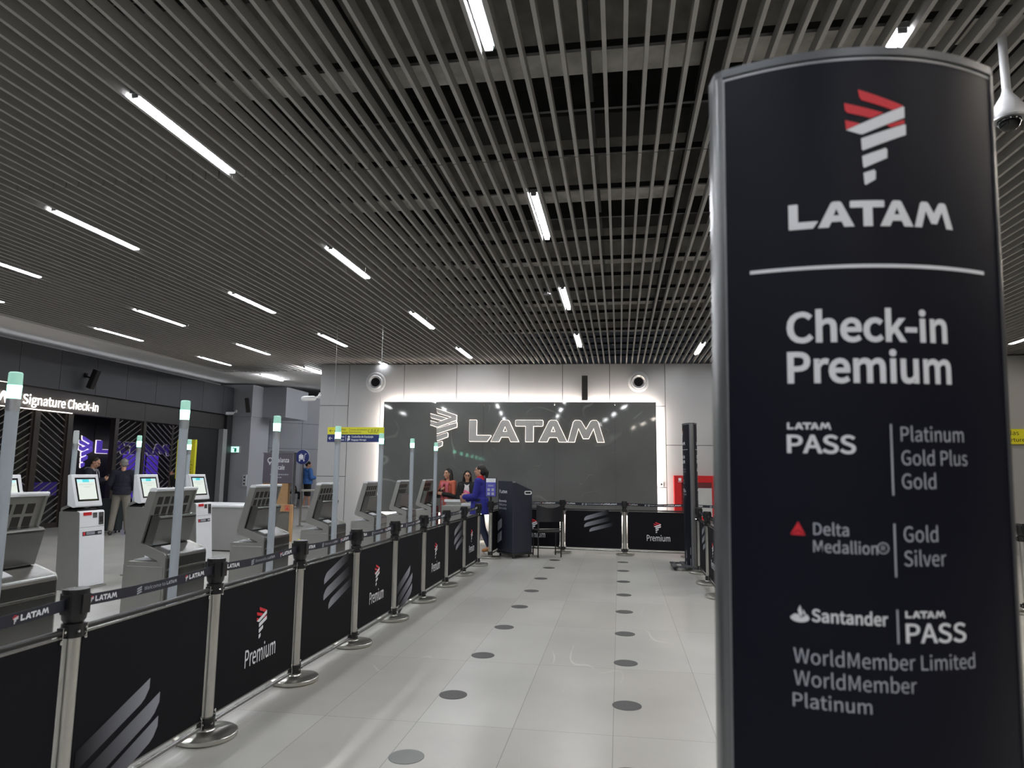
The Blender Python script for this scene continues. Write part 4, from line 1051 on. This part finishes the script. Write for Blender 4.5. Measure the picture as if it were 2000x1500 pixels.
for s_, x0, x1, z, h in (('Salidas', -.19, .18, 1.665, .055), ('Departures', -.23, .22, 1.58, .05), ('Puertas de', -.22, .2, 1.46, .05), ('Embarque', -.22, .2, 1.385, .05), ('C,D,E,F', -.18, .12, 1.32, .05), ('Boarding', -.18, .1, 1.265, .035), ('C,D,E,F', -.12, .17, 1.228, .03)):
    mb = MB(); text(mb, s_, x0, x1, z, h, f, .004); mb.build('lettering', KPRINT, t)
mb = MB(); mb.poly([rect2(-.21, .2, 1.535, 1.54)], f); mb.build('rule', KPRINT, t)

# hanging yellow and blue direction sign
t = thing('direction_sign', 'yellow and blue hanging direction sign left of the marble panel', 'sign', (-4.285, 10.7, 0))
yb = MB().box(-.485, .475, 0, .05, 2.088, 2.205).build('yellow_board', YELLOW, t)
bb = MB().box(-.485, .47, 0, .05, 1.962, 2.084).build('blue_board', BLUES, t)
for x in (-.4, .4): MB().tube((x, .025, 2.2), (x, .025, 4.05), .004, n=6).build('hanger_rod', ALU, t)
f = flat(-.002)
mb = MB(); arrow(mb, -.425, 2.145, .033, f, -1); mb.build('arrow', KPRINT, yb); mb = MB(); plane(mb, -.33, 2.147, .036, f); mb.build('plane_pictogram', KPRINT, yb)
for s_, x0, x1, z, h in (('Salidas', -.285, -.165, 2.153, .03), ('Departures', -.285, -.13, 2.105, .026), ('Puertas de Embarque', -.085, .2, 2.153, .022), ('Boarding Gates', -.085, .1, 2.112, .02), ('C,D,E,F', .215, .405, 2.118, .05)):
    mb = MB(); text(mb, s_, x0, x1, z, h, f, .004); mb.build('lettering', KPRINT, yb)
mb = MB(); mb.poly([rect2(-.107, -.103, 2.105, 2.19)], f); mb.build('rule', KPRINT, yb)
mb = MB(); arrow(mb, -.43, 2.022, .034, f, -1); mb.build('arrow', WPRINT, bb)
mb = MB()
for x in (-.345, -.31): mb.poly([disc2(x, 2.055, .01)], f); mb.poly([rect2(x - .012, x + .012, 1.985, 2.04)], f)
mb.build('restroom_pictogram', WPRINT, bb)
mb = MB(); mb.poly([rect2(-.165, -.16, 1.98, 2.068)], f); mb.build('rule', WPRINT, bb)
mb = MB(); mb.poly([disc2(-.11, 2.045, .02)], f); mb.poly([rect2(-.135, -.09, 1.99, 2.022)], f); mb.poly([disc2(-.125, 1.982, .008)], f); mb.build('baggage_pictogram', WPRINT, bb)
for s_, x0, x1, z, h in (('Baños', -.285, -.19, 2.035, .03), ('Toilets', -.285, -.19, 1.985, .025), ('Custodia de Equipaje', -.065, .31, 2.033, .033), ('Baggage Storage', -.065, .19, 1.985, .026)):
    mb = MB(); text(mb, s_, x0, x1, z, h, f, .014); mb.build('lettering', WPRINT, bb)

# yellow sign on the right wall
t = thing('departures_sign', 'yellow departures sign on the grey wall right of the large pillar', 'sign', (7.6, 14.84, 0))
MB().box(-.5, .9, 0, .06, 2.15, 2.45).build('board', YELLOW, t)
mb = MB(); text(mb, 'Salidas', -.22, .19, 2.33, .085, flat(-.002), .004); mb.build('lettering', KPRINT, t)
mb = MB(); text(mb, 'Departures', -.22, .34, 2.2, .075, flat(-.002), .004); mb.build('lettering', KPRINT, t)
mb = MB(); plane(mb, -.36, 2.3, .09, flat(-.002)); mb.build('plane_pictogram', KPRINT, t)

# fire hose cabinet on the back wall
t = thing('fire_hose_cabinet', 'red fire hose cabinet on the back wall behind the slim sign pillar', 'fire hose cabinet', (0, 0, 0)); t.matrix_world = BWM @ M.Translation((1.53, -.02, 0))
mb = MB(); mb.extrude([rect2(-.37, .5, .52, 1.465), rect2(-.22, .42, .6, 1.32)[::-1]], lambda x, y, d: V((x, -d, y)), .0, .14); mb.build('frame', RED, t, fix=True)
MB().box(-.22, .42, -.02, 0, .6, 1.32).build('back', mat('cabinet_inside', (.14, .004, .006), .5), t)
MB().box(.0, .42, -.135, -.125, .6, 1.2).build('door_pane', mat('pale_pane', (.45, .46, .46), .3), t)
MB().box(.0, .42, -.135, -.125, 1.2, 1.32).build('door_band', mat('dark_red_band', (.1, .012, .014), .4), t)
mb = MB(); f = flat(-.142); mb.poly([rect2(-.28, -.22, 1.35, 1.41)], f); mb.poly([rect2(-.29, -.21, 1.325, 1.335)], f); mb.build('pictogram', WPRINT, t)
MB().box(-.16, -.08, -.06, -.02, .98, 1.0).build('latch', CHROME, t)
t = thing('wall_socket', 'small white wall box at the right edge of the glowing marble panel', 'switch', bw(.9, 1.27, .02), AL)
MB().box(-.04, .04, -.03, 0, -.055, .055).build('box', WHITE, t, bevel=.004); MB().box(-.02, .02, -.034, -.03, -.02, .02).build('switch_plate', STEELD, t)

# dome camera hanging from the slats
t = thing('dome_camera', 'white dome camera hanging on a rod at the upper right', 'camera', (2.15, 3.937, 3.44))
MB().tube((0, 0, .17), (-.0, 0, .62), .022, n=16).build('rod', WHITE, t, smooth=True)
MB().lathe([(.022, .2), (.03, .17), (.055, .13), (.075, .09), (.08, .05), (.078, .03), (.07, .02)], n=32).build('housing', WHITE, t, smooth=True)
MB().ell((0, 0, .02), (.058, .058, .062), n=24, m=14).build('dome', GLASSK, t, smooth=True)
MB().lathe([(.06, .018), (.078, .02), (.078, .03), (.06, .03)], n=32).build('trim_ring', ALU, t, smooth=True)
t = thing('sprinkler', 'small pale sprinkler head below the slats near the middle of the ceiling', 'sprinkler', (-.95, 9.0, CZ - .02))
MB().tube((0, 0, -.02), (0, 0, .3), .012).build('pipe', ALU, t); MB().tube((0, 0, -.03), (0, 0, -.025), .05).build('plate', ALU, t)

# ================================================================== people
def remesh(name, mb, vox, m, parent, smooth=4):
    me = mb.mesh('tmp', m); ob = bpy.data.objects.new('tmp', me); COL.objects.link(ob)
    r = ob.modifiers.new('r', 'REMESH'); r.mode = 'VOXEL'; r.voxel_size = vox
    s_ = ob.modifiers.new('s', 'SMOOTH'); s_.iterations = smooth; s_.factor = .5
    dg = bpy.context.evaluated_depsgraph_get(); dg.update()
    me2 = bpy.data.meshes.new_from_object(ob.evaluated_get(dg), depsgraph=dg); me2.name = name
    bpy.data.objects.remove(ob); bpy.data.meshes.remove(me)
    me2.materials.clear(); me2.materials.append(m); me2.shade_smooth()
    return link(bpy.data.objects.new(name, me2), parent)

STD = dict(anL=(.09, .0, .08), anR=(-.09, 0, .08), knL=(.095, -.02, .47), knR=(-.095, -.02, .47), hiL=(.085, 0, .88), hiR=(-.085, 0, .88),
           pel=(0, .0, .95), che=(0, .005, 1.22), nec=(0, .015, 1.41), hea=(0, -.01, 1.575), shL=(.165, .01, 1.37), shR=(-.165, .01, 1.37),
           elL=(.215, .03, 1.1), elR=(-.215, .03, 1.1), wrL=(.21, -.05, .87), wrR=(-.21, -.05, .87), toL=(.1, -.13, .03), toR=(-.1, -.13, .03))
SKIN = mat('skin', (.5, .27, .18), .5, var=.03); SKIN2 = mat('skin_tan', (.33, .17, .11), .5, var=.03)
HAIRK = mat('hair_dark', (.009, .006, .005), .6, var=.2, scale=40); HAIRG = mat('hair_grey', (.2, .19, .18), .6, var=.2, scale=60)
EYEM = mat('eye_dark', (.01, .008, .008), .2); LIPM = mat('lips', (.3, .06, .06), .5)

def person(label, loc, face_deg, Hh, skin=SKIN, J=None, top=None, sleeve='long', topz=.86, trou=None, shorts=False, shoe=None, hair='short', hairm=HAIRK, hy=0, hp=0, fem=False, seated=False):
    """figure facing local -Y; face_deg turns it about Z; J overrides joints of a 1.7 m figure"""
    k = Hh / 1.7; j = dict(STD); j.update(J or {}); p = {a: V(b) * k for a, b in j.items()}
    t = thing('person', label, 'person', loc, rad(face_deg), 'people in the hall')
    HR = M.Rotation(rad(hy), 3, 'Z') @ M.Rotation(rad(hp), 3, 'X')
    hc = p['hea']; w = .9 if fem else 1.
    hd = lambda x, y, z: hc + HR @ (V((x, y, z)) * k)
    b = MB()
    b.ell(hc + HR @ V((0, .012, .03)) * k, V((.073, .093, .088)) * k, HR); b.ell(hd(0, -.018, -.035), V((.058, .072, .08)) * k, HR); b.ell(hd(0, -.055, -.085), V((.03, .03, .024)) * k, HR)
    b.tube(hd(0, -.088, .02), hd(0, -.108, -.022), .009 * k, .014 * k, 10, dome=True); b.ell(hd(0, -.088, -.055), V((.022, .012, .012)) * k, HR)
    b.ell(hd(0, -.075, .04), V((.05, .022, .012)) * k, HR)
    for s in (-1, 1): b.ell(hd(s * .074, .01, -.005), V((.012, .022, .032)) * k, HR); b.ell(hd(s * .036, -.07, -.02), V((.02, .02, .022)) * k, HR)
    b.tube(p['nec'] - V((0, 0, .06)) * k, hd(0, .015, -.06), .052 * k * w, .05 * k * w, 14, dome=True)
    b.ell(p['che'], V((.15 * w, .1, .18)) * k); b.ell((p['che'] + p['pel']) / 2, V((.13 * w, .095, .16)) * k); b.ell(p['pel'], V((.155, .105, .13)) * k)
    for s in 'LR':
        b.tube(p['che'] + V((0, 0, .1)) * k, p['sh' + s], .08 * k, .055 * k, 12, dome=True)
        b.tube(p['sh' + s], p['el' + s], .05 * k * w, .04 * k * w, 12, dome=True); b.tube(p['el' + s], p['wr' + s], .039 * k * w, .027 * k * w, 12, dome=True)
        b.tube(p['hi' + s], p['kn' + s], .082 * k, .054 * k, 14, dome=True); b.tube(p['kn' + s], p['an' + s], .053 * k, .036 * k, 12, dome=True)
        b.tube(p['an' + s], p['to' + s], .036 * k, .026 * k, 10, dome=True)
        # hand: palm, four curled fingers, thumb
        d = (p['wr' + s] - p['el' + s]).normalized(); sd = V((-1 if s == 'L' else 1, 0, 0)); sd = (sd - d * sd.dot(d)).normalized(); nn = d.cross(sd) * (1 if s == 'L' else -1)
        if nn.length < .1: nn = V((0, -1, 0))
        pc_ = p['wr' + s] + d * .05 * k; acr = nn.normalized(); cu = sd
        Rm = M((acr, cu, d)).transposed(); b.ell(pc_, V((.042, .018, .052)) * k, Rm)
        for q, ln in enumerate((.07, .08, .075, .058)):
            r0 = pc_ + d * .035 * k + acr * (q - 1.5) * .02 * k; m1 = r0 + (d * .8 + cu * .35) * ln * .5 * k; m2 = m1 + (d * .45 + cu * .8) * ln * .5 * k
            b.tube(r0, m1, .0095 * k, .009 * k, 8, dome=True); b.tube(m1, m2, .009 * k, .008 * k, 8, dome=True)
        r0 = pc_ - d * .02 * k - acr * .034 * k; m1 = r0 + (d * .6 - acr * .6 + cu * .2) * .04 * k; b.tube(r0, m1, .012 * k, .011 * k, 8, dome=True); b.tube(m1, m1 + (d * .9 + cu * .4).normalized() * .032 * k, .0105 * k, .009 * k, 8, dome=True)
    remesh('body', b, .0075, skin, t)
    for s in (-1, 1):
        MB().ell(hd(s * .031, -.084, .012), V((.011, .006, .006)) * k, HR, 10, 7).build('eye', EYEM, t, smooth=True)
        MB().tube(hd(s * .015, -.094, .034), hd(s * .05, -.078, .034), .004 * k, n=6, dome=True).build('eyebrow', hairm, t)
    MB().ell(hd(0, -.098, -.056), V((.022, .006, .007)) * k, HR, 12, 7).build('lips', LIPM, t, smooth=True)
    # hair
    h = MB(); e = lambda x, y, z, a, b_, c: h.ell(hd(x, y, z), V((a, b_, c)) * k, HR)
    if hair in ('short', 'grey'): e(0, .03, .048, .08, .092, .08); e(0, .055, .0, .072, .06, .07)
    else: e(0, .026, .044, .083, .098, .086); e(0, .055, -.01, .078, .066, .09)
    if hair == 'long':
        for s in (-1, 1): h.tube(hd(s * .07, .02, .03), hd(s * .1, .03, -.27), .028 * k, .038 * k, 10, dome=True); h.tube(hd(s * .1, .02, -.2), hd(s * .105, -.03, -.34), .034 * k, .018 * k, 10, dome=True)
        h.tube(hd(0, .07, 0), hd(0, .1, -.28), .075 * k, .07 * k, 12, dome=True)
    if hair == 'tail': h.tube(hd(0, .1, .03), hd(0, .14, -.02), .035 * k, .04 * k, 10, dome=True); h.tube(hd(0, .14, -.02), hd(0.0, .13, -.2), .042 * k, .02 * k, 10, dome=True)
    remesh('hair', h, .008, hairm, t, 2)
    if trou:
        c = MB(); c.ell(p['pel'], V((.168, .118, .14)) * k)
        for s in 'LR':
            c.tube(p['hi' + s], p['kn' + s], .097 * k, .071 * k, 14, dome=True)
            if shorts: pass
            else: c.tube(p['kn' + s], p['an' + s] + V((0, 0, .012)), .07 * k, .058 * k, 14)
        remesh('trousers' if not shorts else 'shorts', c, .01, trou, t)
    if shoe:
        for s in 'LR':
            c = MB(); a = p['an' + s]; o_ = p['to' + s]; c.ell(a - V((0, -.01, .03)) * k, V((.042, .052, .055)) * k); c.tube(a - V((0, 0, .04)) * k, o_ + V((0, 0, .012)) * k, .044 * k, .034 * k, 12, dome=True)
            so = remesh('shoe', c, .008, shoe, t)
    if top:
        for nm, m_, spec_ in top:
            c = MB(); g = spec_.get('g', .018)
            if spec_.get('torso', 1):
                c.ell(p['che'], V((.15 * w + g, .1 + g, .18 + g)) * k); c.ell((p['che'] + p['pel']) / 2, V((.14 * w + g, .1 + g, .17)) * k)
                c.tube(p['pel'] + V((0, 0, .1)) * k, V((p['pel'].x, p['pel'].y, p['pel'].z)) + V((0, 0, spec_.get('hem', -.06))) * k, (.145 + g) * k, (.15 + g + spec_.get('flare', 0)) * k, 20)
                for s in 'LR': c.tube(p['che'] + V((0, 0, .1)) * k, p['sh' + s], (.08 + g) * k, (.052 + g) * k, 12, dome=True)
                c.ell(p['nec'] - V((0, 0, .04)) * k, V((.07 + g, .06 + g, .05)) * k)
            for s in 'LR':
                if spec_.get('arms', 1): c.tube(p['sh' + s], p['el' + s], (.05 * w + g) * k, (.042 * w + g) * k, 12, dome=True); c.tube(p['el' + s], p['wr' + s] - (p['wr' + s] - p['el' + s]) * .06, (.042 * w + g) * k, (.03 + g) * k, 12, dome=not spec_.get('open', 0))
                if spec_.get('fore', 0): c.tube(p['el' + s], p['wr' + s] - (p['wr' + s] - p['el' + s]) * .06, (.044 * w + g) * k, (.032 + g) * k, 12, dome=True)
            remesh(nm, c, .01, m_, t)
    return t, p, hd, k, HR

cloth = lambda n_, c: mat(n_, c, .8, var=.08, scale=12)
BLUEC = cloth('coat_blue', (.016, .017, .22)); NAVYC = cloth('cloth_navy', (.006, .007, .018)); KHAKI = cloth('cloth_khaki', (.19, .175, .15)); BLKC = cloth('cloth_black', (.006, .006, .007))
CORAL = cloth('cloth_coral', (.5, .12, .07)); PINKC = cloth('cloth_pink', (.55, .13, .16)); WHC = cloth('cloth_white', (.65, .62, .62)); HOODB = cloth('hoodie_blue', (.04, .13, .38)); GREYC = cloth('cloth_grey', (.25, .24, .25)); REDC = cloth('scarf_red', (.42, .01, .015)); TANL = mat('tan_leather', (.4, .17, .05), .4); DKSH = mat('shoe_dark', (.02, .018, .017), .4); WHSH = mat('shoe_white', (.6, .6, .6), .5)
LEGGO = mat('dark_trousers', (.012, .014, .045), .8)

# woman in the blue coat
t, p, hd, k, HR = person('woman in a royal blue coat and red scarf walking past the end of the fence', (-2.62, 12.88, 0), -98, 1.635, fem=True,
    J=dict(wrL=(.1, -.3, 1.06), wrR=(-.09, -.31, 1.0), elL=(.2, -.04, 1.08), elR=(-.2, -.04, 1.08), anR=(-.07, -.1, .08), knR=(-.09, -.06, .47), toR=(-.07, -.24, .03), anL=(.1, .24, .12), knL=(.1, .09, .48), toL=(.1, .12, .035)),
    top=[('coat', BLUEC, dict(g=.024, hem=-.22, flare=.03))], trou=LEGGO, shoe=TANL, hair='tail', hy=8)
c = MB(); c.tube(p['nec'] - V((0, 0, .03)), hd(0, .0, -.1), .082 * k, .07 * k, 18); remesh('scarf', c, .008, REDC, t)
c = MB(); c.lathe([(.168, 0), (.172, .02), (.172, .045), (.168, .06)], n=28); b = c.build('belt', NAVYC, t, smooth=True); b.location = p['pel'] + V((0, 0, .02)); b.scale = (1, .82, 1)
for q in range(4): MB().ell(p['pel'] + V((.03, -.14 - .004 * q, .0 - q * .06)), (.012, .006, .012), n=8, m=6).build('button', CHROME, t)
# woman in coral
t, p, hd, k, HR = person('woman with long dark hair and a coral top beyond the last bag machine', (-3.62, 14.32, 0), -22, 1.56, fem=True,
    J=dict(wrL=(.02, -.2, 1.12), wrR=(-.04, -.2, 1.2), elL=(.22, -.06, 1.07), elR=(-.22, -.06, 1.07)), top=[('blouse', CORAL, dict(g=.016, hem=-.1)), ('cardigan_sleeves', BLKC, dict(torso=0, arms=0, fore=1, g=.022))], trou=PINKC, shoe=WHSH, hair='long', hy=-8)
c = MB()
for s in (-1, 1): c.tube(V((s * .07, -.13, 1.33)) * k, V((s * .05 + .03, -.15, .55)) * k, .04 * k, .05 * k, 10, dome=True)
c.tube(V((-.07, -.1, 1.36)) * k, V((.07, -.1, 1.36)) * k, .04, .04, 10, dome=True); remesh('scarf', c, .01, PINKC, t)
# woman with glasses
t, p, hd, k, HR = person('woman with glasses in a black jacket standing behind the grey desk', (-3.15, 14.12, 0), 4, 1.525, fem=True,
    J=dict(wrL=(.05, -.2, 1.12), wrR=(-.03, -.2, 1.02), elL=(.22, -.02, 1.06), elR=(-.22, -.02, 1.06)), top=[('shirt', WHC, dict(g=.01, arms=0, hem=-.02))], trou=BLKC, shoe=DKSH, hair='long', hy=10, hp=6)
c = MB(); g = .024
for s in 'LR':
    sg_ = 1 if s == 'L' else -1
    c.tube(p['sh' + s], p['el' + s], .07 * k, .062 * k, 12, dome=True); c.tube(p['el' + s], p['wr' + s], .06 * k, .05 * k, 12); c.tube(V((sg_ * .06, .02, 1.37)) * k, p['sh' + s], .075 * k, .07 * k, 12, dome=True)
    c.tube(V((sg_ * .12, -.06, 1.33)) * k, V((sg_ * .13, -.07, .84)) * k, .068 * k, .075 * k, 12, dome=True)
c.tube(V((0, .05, 1.33)) * k, V((0, .05, .86)) * k, .13 * k, .14 * k, 16, dome=True); remesh('jacket', c, .01, BLKC, t)
c = MB(); c.tube(V((-.02, -.16, 1.2)) * k, V((.06, -.17, 1.1)) * k, .05 * k, .04 * k, 10, dome=True); c.tube(V((.05, -.15, 1.18)) * k, V((.0, -.18, 1.0)) * k, .04 * k, .04 * k, 10, dome=True); remesh('scarf', c, .008, cloth('cloth_rose', (.6, .12, .25)), t)
mb = MB()
for s in (-1, 1):
    for q in range(16):
        a = 2 * pi * q / 16; b_ = 2 * pi * (q + 1) / 16; mb.tube(hd(s * .033 + .025 * cos(a), -.1, .008 + .02 * sin(a)), hd(s * .033 + .025 * cos(b_), -.1, .008 + .02 * sin(b_)), .0022, n=5)
    mb.tube(hd(s * .058, -.098, .012), hd(s * .078, .0, .008), .0022, n=5)
mb.tube(hd(-.01, -.102, .012), hd(.01, -.102, .012), .0022, n=5); mb.build('glasses', DKSH, t)
# man with hoodie and phone
t, p, hd, k, HR = person('man in a dark hooded jacket looking down at his phone by the shop entrance', (-12.25, 14.45, 0), 105, 1.76, SKIN,
    J=dict(hea=(0, -.06, 1.56), wrL=(.08, -.3, 1.18), wrR=(-.08, -.3, 1.18), elL=(.2, -.05, 1.08), elR=(-.2, -.05, 1.08)), top=[('jacket', NAVYC, dict(g=.03, hem=-.08))], trou=BLKC, shoe=DKSH, hair='short', hp=28)
c = MB(); c.tube(V((-.09, .07, 1.4)) * k, V((.09, .07, 1.4)) * k, .06, .06, 12, dome=True); c.tube(V((-.1, .03, 1.42)) * k, V((-.05, -.09, 1.38)) * k, .035, .03, 10, dome=True); c.tube(V((.1, .03, 1.42)) * k, V((.05, -.09, 1.38)) * k, .035, .03, 10, dome=True); remesh('hood', c, .01, GREYC, t)
for s in (-1, 1): MB().path([V((s * .05, -.125, 1.36)) * k, V((s * .055, -.15, 1.2)) * k, V((s * .05, -.15, 1.1)) * k], .005, 6).build('cord', WHC, t)
o = MB().box(-.037, .037, -.006, .006, -.075, .075).build('phone', BLACK); tag(o, 'dark phone in the hands of the man in the hooded jacket', 'phone'); o.matrix_world = M.Translation(t.matrix_world @ V((0, 0, 0))) if False else M.Translation(V((-12.25, 14.45, 0))) @ M.Rotation(rad(105), 4, 'Z') @ M.Translation((0, -.4 * k, 1.24 * k)) @ M.Rotation(-.7, 4, 'X')
# man seen from behind
t, p, hd, k, HR = person('grey-haired man in navy sweater and khaki trousers, seen from behind', (-11.15, 14.1, 0), 212, 1.715, SKIN,
    J=dict(anL=(.16, .06, .08), anR=(-.15, -.06, .08), toL=(.19, -.07, .03), toR=(-.18, -.18, .03), knL=(.13, .0, .47), knR=(-.12, -.05, .47), elL=(.25, -.0, 1.12), elR=(-.25, .0, 1.12), wrL=(.19, -.2, 1.02), wrR=(-.19, -.2, 1.02)),
    top=[('sweater', NAVYC, dict(g=.034, hem=-.06))], trou=KHAKI, shoe=DKSH, hair='grey', hairm=HAIRG, hy=10)
# woman in black with a phone at her ear
t, p, hd, k, HR = person('woman in black holding a hand to her face left of the yellow totem', (-10.95, 15.9, 0), -40, 1.58, SKIN, fem=True,
    J=dict(elR=(-.26, -.1, 1.13), wrR=(-.13, -.2, 1.42), elL=(.24, .02, 1.1), wrL=(.27, -.15, 1.05)), top=[('coat', BLKC, dict(g=.03, hem=-.3, flare=.04))], trou=BLKC, shoe=DKSH, hair='long', hy=-10)
o = MB().box(-.05, .05, -.001, .001, -.08, .08).build('paper', WHC); tag(o, 'white paper held by the woman in black near the yellow totem', 'paper'); o.matrix_world = M.Translation((-10.95, 15.9, 0)) @ M.Rotation(rad(-40), 4, 'Z') @ M.Translation((.28 * k, -.26 * k, 1.05 * k)) @ M.Rotation(.6, 4, 'Y')
# man in blue hoodie and cap, far away
t, p, hd, k, HR = person('man in a blue hoodie and black cap standing at the far end', (-12.3, 25.9, 0), 148, 1.84, SKIN,
    J=dict(anL=(.12, .06, .08), anR=(-.1, -.04, .08), wrL=(.12, -.22, 1.1), wrR=(-.12, -.22, 1.1), elL=(.23, .0, 1.1), elR=(-.23, .0, 1.1)), top=[('hoodie', HOODB, dict(g=.04, hem=-.08))], trou=BLKC, shorts=True, shoe=WHSH, hair='short', hy=-25)
c = MB(); c.tube(V((-.08, .09, 1.38)) * k, V((.08, .09, 1.38)) * k, .06, .06, 12, dome=True); c.ell(V((0, .12, 1.3)) * k, (.09, .05, .09)); remesh('hood', c, .012, HOODB, t)
c = MB(); c.ell(hd(0, .015, .05), V((.088, .1, .085)) * k, HR); c.ell(hd(0, .12, .02), V((.06, .06, .012)) * k, HR); remesh('cap', c, .01, BLKC, t)
# companion almost hidden by the wall edge
t, p, hd, k, HR = person('person in black with a black cap half hidden by the back wall edge', (-11.66, 26.35, 0), -70, 1.72, SKIN, J=dict(wrL=(.12, -.22, 1.1), wrR=(-.12, -.22, 1.1)), top=[('jacket', BLKC, dict(g=.035, hem=-.08))], trou=BLKC, shorts=True, shoe=WHSH, hair='short')
c = MB(); c.ell(hd(0, .015, .05), V((.088, .1, .085)) * k, HR); c.ell(hd(0, -.13, .03), V((.06, .08, .012)) * k, HR); remesh('cap', c, .01, BLKC, t)
# seated person
t, p, hd, k, HR = person('person in black sitting on the floor with raised knees near the far wall', (-13.0, 26.2, 0), 20, 1.68, SKIN2,
    J=dict(pel=(0, .1, .12), hiL=(.09, .08, .12), hiR=(-.09, .08, .12), knL=(.13, -.33, .5), knR=(-.13, -.33, .5), anL=(.13, -.55, .08), anR=(-.13, -.55, .08), toL=(.14, -.7, .03), toR=(-.14, -.7, .03),
           che=(0, .1, .4), nec=(0, .05, .6), hea=(0, 0, .76), shL=(.17, .08, .55), shR=(-.17, .08, .55), elL=(.24, -.12, .4), elR=(-.24, -.12, .4), wrL=(.1, -.34, .42), wrR=(-.1, -.34, .42)),
    top=[('jacket', BLKC, dict(g=.035, hem=-.02))], trou=GREYC, shoe=WHSH, hair='long', hp=10)
# suitcase beside the man with the phone
t = thing('suitcase', 'dark green suitcase standing beside the man with the phone', 'suitcase', (-11.75, 14.55, 0), .3)
MB().box(-.23, .23, -.15, .15, .05, .78).build('shell', mat('suitcase_shell', (.012, .02, .022), .45), t, bevel=.03)
MB().path([V((-.1, .1, .78)), V((-.1, .1, 1.0)), V((.1, .1, 1.0)), V((.1, .1, .78))], .01, 8).build('handle', DARKM, t)
for x in (-.18, .18):
    for y in (-.1, .1): MB().tube((x - .015, y, .025), (x + .015, y, .025), .025).build('wheel', BLACK, t)
